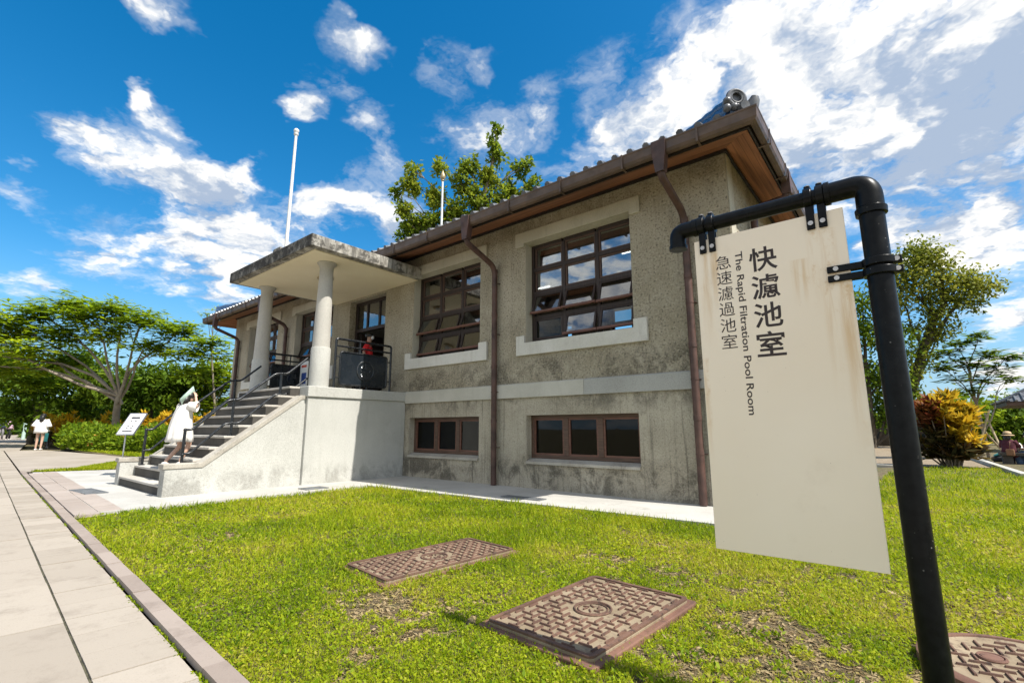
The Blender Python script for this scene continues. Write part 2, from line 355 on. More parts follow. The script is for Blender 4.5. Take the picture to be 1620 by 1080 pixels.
M['croton_mix'] = leaf_mat('croton_yellow_leaf', [(.09, .10, .012), (.34, .25, .018), (.62, .43, .02), (.66, .50, .06)], .38)
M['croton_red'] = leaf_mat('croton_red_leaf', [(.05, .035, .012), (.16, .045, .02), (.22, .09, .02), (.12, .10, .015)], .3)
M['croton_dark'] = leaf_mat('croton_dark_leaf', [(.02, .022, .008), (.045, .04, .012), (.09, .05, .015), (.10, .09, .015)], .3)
M['bark'] = masonry('pale_bark', (.20, .16, .12), (.32, .27, .21), (.08, .06, .045), .4, 25, .3, .4, 2, .8, .02)
M['bark_dark'] = masonry('dark_bark', (.05, .04, .028), (.10, .08, .055), (.02, .016, .012), .4, 25, .3, .4, 2, .8, .02)
M['white_metal'] = plain('white_pole_paint', (.72, .72, .70), .35, 0, .06)
M['brass'] = plain('weathered_finial', (.42, .33, .18), .4, .4, .3)
M['steel'] = plain('brushed_steel', (.45, .46, .48), .35, .8, .1)
M['skin'] = plain('skin', (.52, .33, .24), .5, 0, .1, 20)
M['skin_tan'] = plain('tanned_skin', (.40, .24, .17), .5, 0, .1, 20)
M['hair'] = plain('black_hair', (.012, .010, .009), .42, 0, .4, 30)
def cloth(name, c, var=.18, rough=.9): return plain(name, c, rough, 0, var, 9, .35, 160)
M['cloth_white'] = cloth('white_cotton', (.74, .71, .66), .08)
M['cloth_red'] = cloth('red_jersey', (.62, .015, .02))
M['cloth_black'] = cloth('black_fabric', (.015, .015, .018))
M['cloth_navy'] = cloth('navy_fabric', (.02, .03, .06))
M['cloth_maroon'] = cloth('maroon_fabric', (.075, .014, .022))
M['cloth_pink'] = cloth('pink_fabric', (.62, .42, .50))
M['cloth_grey'] = cloth('grey_fabric', (.20, .19, .20))
M['denim'] = cloth('blue_denim', (.07, .12, .22))
M['straw'] = plain('straw', (.52, .36, .20), .8, 0, .2, 40, .5, 200)
M['leather'] = plain('brown_leather', (.20, .10, .05), .5)
M['teal'] = cloth('teal_fabric', (.02, .16, .17))
M['paper'] = plain('white_paper', (.80, .80, .78), .7, 0, .03)
M['mint'] = plain('mint_plastic', (.45, .60, .52), .45, 0, .1)
M['mask'] = plain('white_face_mask', (.78, .80, .84), .8, 0, .05)
M['print_dark'] = plain('dark_print', (.05, .05, .06), .6)
M['print_blue'] = plain('blue_print', (.03, .07, .28), .6)
M['print_yellow'] = plain('yellow_print', (.62, .45, .06), .6)
M['print_red'] = plain('red_print', (.60, .08, .03), .6)
M['stake'] = plain('bamboo_stake', (.42, .33, .20), .7, 0, .25)
def glass_mat(name, refl, tint, mult=1.0):
    n = NB(name)
    n.N.remove(n.b)
    tr = n.N.new('ShaderNodeBsdfTransparent'); tr.inputs[0].default_value = (*tint, 1)
    gl = n.N.new('ShaderNodeBsdfGlossy'); gl.inputs['Roughness'].default_value = .015; gl.inputs['Color'].default_value = (.95, .97, 1, 1)
    fr = n.N.new('ShaderNodeFresnel'); fr.inputs[0].default_value = 1.55
    bp = n.N.new('ShaderNodeBump'); bp.inputs['Strength'].default_value = .04; bp.inputs['Distance'].default_value = .01
    n.L.new(n.noise(3.0, 2, .5), bp.inputs['Height']); n.L.new(bp.outputs[0], gl.inputs['Normal'])
    f = n.math('MULTIPLY_ADD', fr.outputs[0], mult, refl)
    mx = n.N.new('ShaderNodeMixShader'); n.L.new(f, mx.inputs[0]); n.L.new(tr.outputs[0], mx.inputs[1]); n.L.new(gl.outputs[0], mx.inputs[2])
    n.L.new(mx.outputs[0], n.out.inputs['Surface'])
    return n.mat
M['glass'] = glass_mat('window_glass', .20, (.72, .76, .76))
M['glass_open'] = glass_mat('open_sash_glass', 0.0, (.62, .66, .66), .22)
M['glass_dark'] = glass_mat('basement_glass', -.02, (.22, .24, .25))
def emit(name, c, s):
    n = NB(name); n.b.inputs['Base Color'].default_value = (*c, 1)
    n.b.inputs['Emission Color'].default_value = (*c, 1); n.b.inputs['Emission Strength'].default_value = s
    return n.mat
M['tube_lit'] = emit('lit_fluorescent_tube', (1, .97, .9), 3.0)

# ------------------------------------------------------------------ mesh helpers (survey units in, metres out)
def V(*a): return np.array(a, float)
class MB:
    def __init__(s): s.v = []; s.f = []; s.sm = []; s.mi = []
    def add(s, vs, fs, smooth=False, mi=0):
        o = len(s.v); s.v.extend([tuple(map(float, p)) for p in vs])
        for f in fs: s.f.append([i + o for i in f]); s.sm.append(smooth); s.mi.append(mi)
        return s
    def box(s, x0, x1, y0, y1, z0, z1, mi=0):
        p = [(x, y, z) for z in (z0, z1) for y in (y0, y1) for x in (x0, x1)]
        return s.add(p, [(0, 2, 3, 1), (4, 5, 7, 6), (0, 1, 5, 4), (2, 6, 7, 3), (0, 4, 6, 2), (1, 3, 7, 5)], mi=mi)
    def obox(s, c, ax, ay, az, mi=0):
        """box from centre and three half-axis vectors"""
        c, ax, ay, az = map(np.asarray, (c, ax, ay, az))
        p = [c + i * ax + j * ay + k * az for k in (-1, 1) for j in (-1, 1) for i in (-1, 1)]
        return s.add(p, [(0, 2, 3, 1), (4, 5, 7, 6), (0, 1, 5, 4), (2, 6, 7, 3), (0, 4, 6, 2), (1, 3, 7, 5)], mi=mi)
    def prism(s, poly, axis, a, b, mi=0):
        """poly in the two other axes (in xyz order), extruded along axis from a to b"""
        n = len(poly)
        def put(p, t):
            q = list(p); q.insert(axis, t); return q
        vs = [put(p, a) for p in poly] + [put(p, b) for p in poly]
        fs = [tuple(range(n)), tuple(range(2 * n - 1, n - 1, -1))] + [(i, i + n, (i + 1) % n + n, (i + 1) % n) for i in range(n)]
        return s.add(vs, fs, mi=mi)
    def tube(s, pts, r, n=10, cap=True, smooth=True, mi=0, squash=None):
        pts = [np.asarray(p, float) for p in pts]; m = len(pts)
        rr = [r] * m if np.isscalar(r) else list(r)
        d = [pts[min(i + 1, m - 1)] - pts[max(i - 1, 0)] for i in range(m)]
        d = [q / (np.linalg.norm(q) + 1e-12) for q in d]
        u = np.cross(d[0], (0, 0, 1.0))
        if np.linalg.norm(u) < 1e-3: u = np.cross(d[0], (0, 1.0, 0))
        u /= np.linalg.norm(u); vs = []
        for i in range(m):
            u = u - d[i] * (u @ d[i]); u /= np.linalg.norm(u); w = np.cross(d[i], u)
            for k in range(n):
                a = 2 * math.pi * k / n
                vs.append(pts[i] + rr[i] * (math.cos(a) * u + math.sin(a) * w))
        fs = [(i * n + k, i * n + (k + 1) % n, (i + 1) * n + (k + 1) % n, (i + 1) * n + k) for i in range(m - 1) for k in range(n)]
        s.add(vs, fs, smooth, mi)
        if cap:
            o = len(s.v) - len(vs)
            s.f.append([o + k for k in range(n)][::-1]); s.sm.append(False); s.mi.append(mi)
            s.f.append([o + (m - 1) * n + k for k in range(n)]); s.sm.append(False); s.mi.append(mi)
        return s
    def lathe(s, prof, c=(0, 0, 0), n=24, smooth=True, mi=0, axis='z', sx=1.0, sy=1.0):
        """prof: list of (radius, height)"""
        vs = []
        for (r, h) in prof:
            for k in range(n):
                a = 2 * math.pi * k / n; p = (r * math.cos(a) * sx, r * math.sin(a) * sy, h)
                if axis == 'x': p = (h, p[0], p[1])
                if axis == 'y': p = (p[0], h, p[1])
                vs.append((c[0] + p[0], c[1] + p[1], c[2] + p[2]))
        m = len(prof)
        fs = [(i * n + k, i * n + (k + 1) % n, (i + 1) * n + (k + 1) % n, (i + 1) * n + k) for i in range(m - 1) for k in range(n)]
        fs += [tuple(range(n))[::-1], tuple((m - 1) * n + k for k in range(n))]
        return s.add(vs, fs, smooth, mi)
    def ball(s, c, r, n=12, m=8, mi=0, sq=(1, 1, 1)):
        pr = [(max(1e-4, math.sin(math.pi * i / m)), -math.cos(math.pi * i / m)) for i in range(m + 1)]
        vs = []
        for (q, h) in pr:
            for k in range(n):
                a = 2 * math.pi * k / n
                vs.append((c[0] + r * sq[0] * q * math.cos(a), c[1] + r * sq[1] * q * math.sin(a), c[2] + r * sq[2] * h))
        fs = [(i * n + k, i * n + (k + 1) % n, (i + 1) * n + (k + 1) % n, (i + 1) * n + k) for i in range(m) for k in range(n)]
        return s.add(vs, fs, True, mi)
    def torus(s, c, R0, r0, axis='y', n=28, m=8, mi=0):
        pts = []
        for k in range(n + 1):
            a = 2 * math.pi * k / n; p = (R0 * math.cos(a), R0 * math.sin(a))
            q = {'x': (0, p[0], p[1]), 'y': (p[0], 0, p[1]), 'z': (p[0], p[1], 0)}[axis]
            pts.append((c[0] + q[0], c[1] + q[1], c[2] + q[2]))
        return s.tube(pts, r0, m, cap=False, mi=mi)
    def build(s, name, mat, parent=None, origin=None, bevel=0.0, seg=2):
        o_ = np.zeros(3)
        if parent is not None: o_ = WORLD_ORIGIN[parent.name]
        elif origin is not None: o_ = np.array(origin, float)
        me = bpy.data.meshes.new(name)
        vv = (np.array(s.v) - o_) * K
        me.from_pydata(vv.tolist(), [], s.f)
        mats = mat if isinstance(mat, (list, tuple)) else [mat]
        for q in mats: me.materials.append(M[q])
        me.polygons.foreach_set('use_smooth', s.sm)
        if len(mats) > 1: me.polygons.foreach_set('material_index', s.mi)
        me.validate(); me.update()
        if any(s.sm): me.set_sharp_from_angle(angle=R(42))
        ob = bpy.data.objects.new(name, me); C.objects.link(ob)
        if parent is not None: ob.parent = parent
        else: ob.location = tuple(o_ * K)
        WORLD_ORIGIN[ob.name] = o_
        if bevel:
            b = ob.modifiers.new('bevel', 'BEVEL'); b.width = bevel * K; b.segments = seg; b.limit_method = 'ANGLE'; b.angle_limit = R(40)
            b.harden_normals = False
        return ob
WORLD_ORIGIN = {}
def tag(o, label=None, cat=None, group=None, kind=None):
    if label: o['label'] = label
    if cat: o['category'] = cat
    if group: o['group'] = group
    if kind: o['kind'] = kind
    return o
def thing(name, label, cat, loc, group=None):
    o = bpy.data.objects.new(name, None); C.objects.link(o); o.empty_display_size = .2
    o.location = tuple(np.array(loc, float) * K); WORLD_ORIGIN[o.name] = np.array(loc, float)
    return tag(o, label, cat, group)
def copy_thing(src, loc, label, rotz=None):
    c = src.copy(); C.objects.link(c); c.location = tuple(np.array(loc, float) * K); c['label'] = label
    if rotz is not None: c.rotation_euler = (0, 0, rotz)
    WORLD_ORIGIN[c.name] = np.array(loc, float)
    def rec(a, b):
        for ch in [x for x in C.objects if x.parent == a]:
            d = ch.copy(); C.objects.link(d); d.parent = b; rec(ch, d)
    rec(src, c); return c
def copy_part(src, parent, shift):
    """a repeat of a part (and its sub-parts) under the same thing, moved by shift units"""
    c = src.copy(); C.objects.link(c); c.parent = parent
    c.location = Vector(src.location) + Vector(shift) * K
    for ch in [x for x in C.objects if x.parent == src]:
        d = ch.copy(); C.objects.link(d); d.parent = c
    return c
def fillet(pts, rad, seg=6):
    pts = [np.asarray(p, float) for p in pts]; out = [pts[0]]
    for i in range(1, len(pts) - 1):
        a, b, c = pts[i - 1], pts[i], pts[i + 1]
        u = (a - b); lu = np.linalg.norm(u); u /= lu; w = (c - b); lw = np.linalg.norm(w); w /= lw
        r = min(rad, lu * .45, lw * .45)
        p0, p1 = b + u * r, b + w * r
        for k in range(seg + 1):
            t = k / seg; out.append((1 - t) ** 2 * p0 + 2 * t * (1 - t) * b + t * t * p1)
    out.append(pts[-1]); return out
def wall_grid(mb, x0, x1, z0, z1, y0, y1, holes):
    """slab in the XZ plane from y0 (front) to y1, with rectangular holes (xa, xb, za, zb): only the outer faces"""
    xs = sorted({x0, x1, *[h[0] for h in holes], *[h[1] for h in holes]}); zs = sorted({z0, z1, *[h[2] for h in holes], *[h[3] for h in holes]})
    def solid(i, j):
        if i < 0 or j < 0 or i >= len(xs) - 1 or j >= len(zs) - 1: return False
        cx, cz = (xs[i] + xs[i + 1]) / 2, (zs[j] + zs[j + 1]) / 2
        return not any(h[0] < cx < h[1] and h[2] < cz < h[3] for h in holes)
    for i in range(len(xs) - 1):
        for j in range(len(zs) - 1):
            if not solid(i, j): continue
            a, b, c, d = xs[i], xs[i + 1], zs[j], zs[j + 1]
            mb.add([(a, y0, c), (b, y0, c), (b, y0, d), (a, y0, d)], [(0, 1, 2, 3)])
            mb.add([(a, y1, c), (b, y1, c), (b, y1, d), (a, y1, d)], [(3, 2, 1, 0)])
            if not solid(i - 1, j): mb.add([(a, y0, c), (a, y1, c), (a, y1, d), (a, y0, d)], [(3, 2, 1, 0)])
            if not solid(i + 1, j): mb.add([(b, y0, c), (b, y1, c), (b, y1, d), (b, y0, d)], [(0, 1, 2, 3)])
            if not solid(i, j - 1): mb.add([(a, y0, c), (b, y0, c), (b, y1, c), (a, y1, c)], [(3, 2, 1, 0)])
            if not solid(i, j + 1): mb.add([(a, y0, d), (b, y0, d), (b, y1, d), (a, y1, d)], [(0, 1, 2, 3)])
def rect_loop(mb, x0, x1, y0, y1, prof, smooth=False):
    """sweep a profile of (outward offset, z) round a rectangle with mitred corners"""
    n = len(prof); vs = []
    for (sx, sy, cx, cy) in ((-1, -1, x0, y0), (1, -1, x1, y0), (1, 1, x1, y1), (-1, 1, x0, y1)):
        for (o, z) in prof: vs.append((cx + sx * o, cy + sy * o, z))
    fs = []
    for k in range(4):
        for i in range(n):
            a, b = k * n + i, k * n + (i + 1) % n; c, d = ((k + 1) % 4) * n + (i + 1) % n, ((k + 1) % 4) * n + i
            fs.append((a, d, c, b))
    mb.add(vs, fs, smooth)
def text_mesh(name, body, mat, parent, bold=0.0, extrude=.002):
    """writing as a mesh in its own plane; returns the object and its bounds"""
    cu = bpy.data.curves.new('lettering', 'FONT'); cu.body = body; cu.size = 1.0; cu.offset = bold; cu.resolution_u = 4
    to = bpy.data.objects.new('lettering', cu); C.objects.link(to)
    dg = bpy.context.evaluated_depsgraph_get(); dg.update()
    me = bpy.data.meshes.new_from_object(to.evaluated_get(dg)); bpy.data.objects.remove(to)
    return me

# ------------------------------------------------------------------ the setting: ground sheets
def gz(x): return 0.011 * max(0.0, -14.0 - max(x, -60.0))
def sheet(name, poly, z, mat, kind='structure', breaks=(-14.0, -60.0), thick=0.0):
    """flat polygon (x, y), cut at the breaks so that it follows the gently rising ground on the far side"""
    mb = MB()
    def clip(pl, xb, keep):
        out = []
        for i in range(len(pl)):
            a, b = pl[i], pl[(i + 1) % len(pl)]
            ia, ib = (a[0] - xb) * keep >= 0, (b[0] - xb) * keep >= 0
            if ia: out.append(a)
            if ia != ib:
                t = (xb - a[0]) / (b[0] - a[0]); out.append((xb, a[1] + t * (b[1] - a[1])))
        return out
    pieces = [clip(poly, -14.0, 1)]
    rest = clip(poly, -14.0, -1)
    if len(rest) > 2: pieces += [clip(rest, -60.0, 1), clip(rest, -60.0, -1)]
    for pl in pieces:
        if len(pl) > 2:
            mb.add([(x, y, z + gz(x)) for x, y in pl], [tuple(range(len(pl)))])
            if thick:
                for i in range(len(pl)):
                    (xa, ya), (xb, yb) = pl[i], pl[(i + 1) % len(pl)]
                    mb.add([(xa, ya, z + gz(xa)), (xb, yb, z + gz(xb)), (xb, yb, z + gz(xb) - thick), (xa, ya, z + gz(xa) - thick)], [(3, 2, 1, 0)])
    o = mb.build(name, mat); o['kind'] = kind
    return o
def yk(x): return 0.80 - 0.053 * (x + 2.0)           # path side of the kerb
sheet('ground', [(-400, -300), (400, -300), (400, 500), (-400, 500)], -.09, 'soil')
def with_rnd(ob, vals):
    a = ob.data.attributes.new('rnd', 'FLOAT', 'POINT'); a.data.foreach_set('value', np.asarray(vals, np.float32)); return ob
PU = np.array((1, -.053, 0)) / math.hypot(1, .053); PN = np.array((.053, 1, 0)) / math.hypot(1, .053)
def PP(s, t): q = np.array((-2.0, .80, 0)) + PU * s + PN * t; return q[0], q[1]
def slabs(name, mat, rows, s0, s1, z, gap=.006):
    mb = MB(); rv = []
    for (t0, t1, length, off) in rows:
        s = s0 + off
        while s < s1:
            a, b = s + gap / 2, s + length - gap / 2
            q = [PP(a, t0 + gap / 2), PP(b, t0 + gap / 2), PP(b, t1 - gap / 2), PP(a, t1 - gap / 2)]
            dz = RNG.uniform(-.003, .003)
            zz = [z + gz(p[0]) + dz for p in q]
            vs = [(p[0], p[1], h) for p, h in zip(q, zz)] + [(p[0], p[1], h - .03) for p, h in zip(q, zz)]
            mb.add(vs, [(0, 1, 2, 3), (1, 0, 4, 5), (2, 1, 5, 6), (3, 2, 6, 7), (0, 3, 7, 4)])
            rv += [RNG.random()] * 8; s += length
    o = mb.build(name, mat); o['kind'] = 'structure'; with_rnd(o, rv); return o
sheet('path_bed', [PP(-24, -.008), PP(6, -.008), PP(6, -3.6), PP(-24, -3.6)], -.008, 'joint')
slabs('path', 'path', [(-.290, -.010, .28, .1), (-1.19, -.295, .9, .05), (-2.08, -1.19, .9, .5), (-2.97, -2.08, .9, .05), (-3.5, -2.97, .28, 0)], -23.8, 5.8, 0.0)
mb_k = slabs('kerb', 'kerb', [(.0, .085, .42, 0)], -12.8, 6, .022, .004)
sheet('far_path', [(-60, yk(-60) + 1.4), PP(-23.8, -3.6), PP(-23.8, .4), (-60, yk(-60) + 2.7)], -.006, 'far_paving')
sheet('cross_path', [PP(-23.8, 1.0), PP(-23.8, .02), PP(-12.85, .02), PP(-12.85, 1.2), (-16.9, 3.62), (-13.5, 4.3), (-13.5, 4.75), (-21.0, 4.0)], -.004, 'far_paving')
# concrete apron: forecourt by the stairs, strip round the plinth and along the walls
APRON = [(-14.3, 1.62), (-10.2, 1.40), (-6.98, 1.22), (-6.88, 4.72), (-.85, 5.02), (-.85, 12.2), (-17.6, 12.2), (-17.6, 4.6), (-14.0, 4.2), (-13.9, 2.9)]
sheet('apron_paving', APRON, .022, 'apron', thick=.08)
slabs('apron_edging', 'edging', [(.09, .30, .42, .2), (.304, .52, .42, 0)], -12.2, -5.15, .028, .004)
LAWN = [(-6.9, yk(-6.9) + .1), PP(6, .09), (7, 14), (-.2, 15.3), (-.5, 12.2), (-.5, 5.0), (-6.86, 4.7)]
sheet('lawn_ground', [(-9, yk(-9) + .085), PP(6, .085), (9, 12.5), (1.62, 13.6), (1.5, 16.5), (-.9, 15.0), (-16, 15)], -.012, 'soil')
sheet('far_lawn_ground', [PP(-12.6, .1), (-14.2, 2.95), (-16.7, 3.5), PP(-12.85, .9)], -.002, 'soil')
sheet('hedge_bed', [(-21.5, 4.05), (-13.5, 4.78), (-13.5, 14), (-45, 14), (-45, 4.2), (-24.5, 3.75)], -.012, 'soil')
sheet('dirt_bed', [(-6, 15.4), (-.9, 15.35), (1.45, 16.6), (1.1, 40), (-14, 40), (-14, 15.4)], -.005, 'iron_sand')
sheet('side_path', [(1.75, 13.2), (9, 12.6), (9, 40), (1.55, 40)], -.004, 'soil')
mb = MB(); mb.prism([(1.52, 13.6), (1.66, 13.6), (1.34, 23.5), (1.20, 23.5)], 2, -.05, .075); tag(mb.build('side_kerb', 'band', bevel=.01), kind='structure')
mb = MB(); mb.box(-3.0, -.30, 15.22, 15.32, -.05, .05); tag(mb.build('lawn_edging', 'band', bevel=.008), kind='structure')

# ------------------------------------------------------------------ the filtration building
XL, XR, YF, YB = -16.58, -1.46, 6.077, 11.0
WT = .26
bld = thing('filtration_building', 'long single storey concrete building with tiled hip roof, raised basement and front porch', 'building', (-9.1, YF, 0))
WIN = [(-4.70, -2.80), (-7.60, -5.73), (-12.57, -10.70), (-15.50, -13.60)]
WZ = (2.29, 4.00); BZ = (.42, 1.13); DOOR = (-9.95, -8.55, 1.63, 3.86)
ZS = 1.52                                            # joint of the two render finishes, hidden behind the band
up = MB(); wall_grid(up, XL, XR, ZS, 4.62, YF, YF + WT, [(a, b, *WZ) for a, b in WIN] + [DOOR])
BW = [(-15.6, -15.0), (-13.9, -12.9), (-12.3, -10.9), (-9.6, -8.9), (-7.2, -4.6), (-4.3, -3.5), (-2.9, -2.2)]
wall_grid(up, XL, XR, ZS, 4.62, YB - WT, YB, [(-15.3, -13.8, *WZ), (-12.4, -10.9, *WZ), (-7.15, -6.75, 2.6, 3.7), (-5.6, -5.0, 2.6, 3.9), (-3.9, -2.6, *WZ)])
for xa, xb in ((XL, XL + WT), (XR - WT, XR)): up.box(xa, xb, YF + WT, YB - WT, ZS, 4.62)
up.build('wall', 'stucco', bld)
lo = MB(); wall_grid(lo, XL, XR, 0, ZS, YF + .004, YF + WT, [(a, b, *BZ) for a, b in WIN])
lo.box(XL, XR, YB - WT, YB - .004, 0, ZS)
for xa, xb in ((XL + .004, XL + WT), (XR - WT, XR - .004)): lo.box(xa, xb, YF + WT, YB - WT, 0, ZS)
lo.build('basement_wall', 'combed', bld)
q = MB(); q.box(XR, XR + .012, YF + .02, YF + .24, ZS + .15, 4.45); q.build('corner_pilaster', 'trim', bld, bevel=.006)
inn = MB(); inn.box(XL + WT, XR - WT, YF + WT, YB - WT, 1.50, 1.60); inn.build('interior_floor', 'floor_in', bld)
inn = MB(); inn.box(XL + WT, XR - WT, YF + WT, YB - WT, 4.42, 4.50)
inn.box(-8.45, -8.35, YF + WT, YB - WT, 1.6, 4.42); inn.box(-10.15, -10.05, YF + WT, YB - WT, 1.6, 4.42)
for xa, xb in ((XL + WT, XL + WT + .02), (XR - WT - .02, XR - WT)): inn.box(xa, xb, YF + WT, YB - WT, 1.6, 4.42)
inn.build('interior_wall', 'wall_in', bld)
for (x, y) in ((-6.9, 7.6), (-6.9, 9.3), (-3.6, 8.4), (-11.6, 7.8)):
    t = MB(); t.box(x - .5, x + .5, y - .05, y + .05, 4.36, 4.42); f_ = t.build('ceiling_lamp', 'white_metal', bld)
    t = MB(); t.tube([(x - .46, y, 4.345), (x + .46, y, 4.345)], .012, 8); t.build('tube', 'tube_lit', f_)
# equipment on the floor inside, seen dimly through the panes
t = MB(); t.box(-4.9, -4.2, 8.6, 9.4, 1.6, 2.5); t.build('filter_cabinet', 'cloth_grey', bld, bevel=.02)
t = MB(); t.tube([(-3.4, 9.0, 1.6), (-3.4, 9.0, 3.0)], .12, 12); t.build('filter_pipe', 'cloth_grey', bld)
t = MB(); t.tube([(-6.6, 9.2, 1.6), (-6.6, 9.2, 2.9), (-6.0, 9.2, 2.9)], .10, 12); t.build('filter_pipe', 'cloth_grey', bld)
for (a, b) in ((-15.3, -13.8), (-12.4, -10.9), (-7.15, -6.75), (-5.6, -5.0), (-3.9, -2.6)):
    t = MB(); y0, y1 = YB - .16, YB - .10
    nb = 3 if b - a > .9 else 1
    for k in range(nb + 1):
        x = a + .03 + (b - a - .06) * k / nb; t.box(x - .03, x + .03, y0, y1, 2.29, 4.0)
    for k in range(5):
        z = 2.32 + 1.65 * k / 4; t.box(a, b, y0 + .005, y1 - .005, z - .03, z + .03)
    t.build('rear_window', 'frame', bld)

# band between the storeys: paler washed length, then a greyer repaired length
prof = [(0, 1.41), (.030, 1.41), (.030, 1.63), (0, 1.645)]
def band(x0, x1, name, mat):
    b = MB(); b.prism([(YF - .035, 1.41), (YF + .003, 1.41), (YF + .003, 1.645), (YF - .035, 1.63)], 0, x0, x1)
    return b.build(name, mat, bld, bevel=.004)
band(-7.735, -3.62, 'string_course', 'band'); o = band(-3.616, XR + .03, 'string_course', 'band_new'); o['label'] = 'greyer repaired length of the band'
band(XL - .03, -10.555, 'string_course', 'band')
b = MB(); b.prism([(XR - .003, 1.41), (XR + .035, 1.41), (XR + .035, 1.63), (XR - .003, 1.645)], 1, YF + .004, YB)
b.build('string_course', 'band_new', bld, bevel=.004)

# --- main windows
def main_window(a, b, i):
    w = MB(); y0, y1 = YF + .17, YF + .235
    z0, z1 = WZ; fw = .055
    xs = [a + fw / 2 + (b - a - fw) * k / 3 for k in range(4)]
    zs = [z0 + fw / 2 + (z1 - z0 - fw) * k / 4 for k in range(5)]
    for x in (xs[0], xs[3]): w.box(x - fw / 2, x + fw / 2, y0, y1, z0, z1)
    for x in xs[1:3]: w.box(x - .03, x + .03, y0 + .004, y1 - .004, z0 + fw, z1 - fw)
    for k, z in enumerate(zs):
        h = fw / 2 if k in (0, 4) else .032
        for c in range(3):
            l = xs[c] + (fw / 2 if c == 0 else .03); r = xs[c + 1] - (fw / 2 if c == 2 else .03)
            w.box(l, r, y0 + .002, y1 - .002, z - h, z + h)
    root = w.build('window', 'frame', bld, bevel=.004, seg=1)
    # rows from the top: two glazed and fixed, two of hinged sashes pushed outwards
    inner = MB(); panes = MB()
    for c in range(3):
        l = xs[c] + .03; r = xs[c + 1] - .03
        if c == 0: l += .012
        if c == 2: r -= .012
        for k in (2, 3):
            lo_, hi_ = zs[k] + .032, zs[k + 1] - .032
            if k == 3: hi_ += .004
            t = .024
            inner.box(l, l + t, y0 + .02, y1 - .01, lo_, hi_); inner.box(r - t, r, y0 + .02, y1 - .01, lo_, hi_)
            inner.box(l + t, r - t, y0 + .022, y1 - .012, lo_, lo_ + t); inner.box(l + t, r - t, y0 + .022, y1 - .012, hi_ - t, hi_)
            panes.box(l + t, r - t, y0 + .040, y0 + .044, lo_ + t, hi_ - t)
    inner.build('glazing_bead', 'frame_low', root); panes.build('pane', 'glass', root)
    rng = random.Random(31 + i)
    for k in (0, 1):
        for c in range(3):
            closed = (k == 0 and c == 0 and i == 0)
            ang = 0 if closed else R(rng.uniform(16, 20) if k else rng.uniform(15, 18))
            l = xs[c] + .034; r = xs[c + 1] - .034
            top = zs[k + 1] - .034; hgt = zs[k + 1] - zs[k] - .068
            d = V(0, -math.sin(ang), -math.cos(ang)); n = V(0, -math.cos(ang), math.sin(ang))
            hinge = V((l + r) / 2, y0 + .02, top)
            hw = (r - l) / 2
            s = MB(); X = V(1, 0, 0)
            for sx in (-1, 1): s.obox(hinge + X * sx * (hw - .016) + d * hgt / 2, X * .016, d * hgt / 2, n * .015)
            s.obox(hinge + d * .016, X * (hw - .032), d * .016, n * .014)
            fr = s.build('sash', 'frame', root, bevel=.003, seg=1) if False else None
            s.build('sash', 'frame', root)
            s2 = MB(); ext = .05 if not closed else 0
            s2.obox(hinge + d * (hgt - .02), X * (hw - .032 if closed else hw + .03), d * .020, n * .019)
            s2.build('sash_rail', 'frame' if closed else 'sash_rail', root, bevel=.004, seg=1)
            s3 = MB(); s3.obox(hinge + d * hgt / 2, X * (hw - .030), d * (hgt / 2 - .03), n * .002)
            s3.build('sash_pane', 'glass_open', root)
            if not closed:
                s4 = MB(); e = hinge + d * hgt * .8 + X * (hw - .02)
                s4.tube([e, V(e[0], y0 + .03, e[2] + .02 - hgt * .12)], .008, 6); s4.build('stay', 'sash_rail', root)
    # concrete surround: label mould with ears above, sill with raised ends below
    s = MB(); s.prism([(a - .19, 4.0 - .055), (a - .005, 3.945), (a - .005, 4.0), (b + .005, 4.0), (b + .005, 3.945), (b + .17, 3.945), (b + .17, 4.20), (a - .19, 4.20)], 1, YF - .035, YF + .003)
    s.build('lintel', 'trim', root, bevel=.006)
    s = MB(); s.prism([(a - .17, 2.09), (b + .20, 2.09), (b + .20, 2.41), (b + .004, 2.41), (b + .004, 2.292), (a - .004, 2.292), (a - .004, 2.41), (a - .17, 2.41)], 1, YF - .045, YF + .003)
    s.box(a + .002, b - .002, YF + .003, YF + .17, 2.2915, 2.296)
    s.build('sill', 'sill', root, bevel=.007)
    s = MB()                                           # plastered reveal lining, a shade paler than the stucco
    s.box(a + .001, a + .006, YF + .004, YF + .17, 2.30, 3.995); s.box(b - .006, b - .001, YF + .004, YF + .17, 2.30, 3.995); s.box(a + .006, b - .006, YF + .004, YF + .17, 3.993, 3.998)
    s.build('reveal', 'trim', root)
for i, (a, b) in enumerate(WIN): main_window(a, b, i)

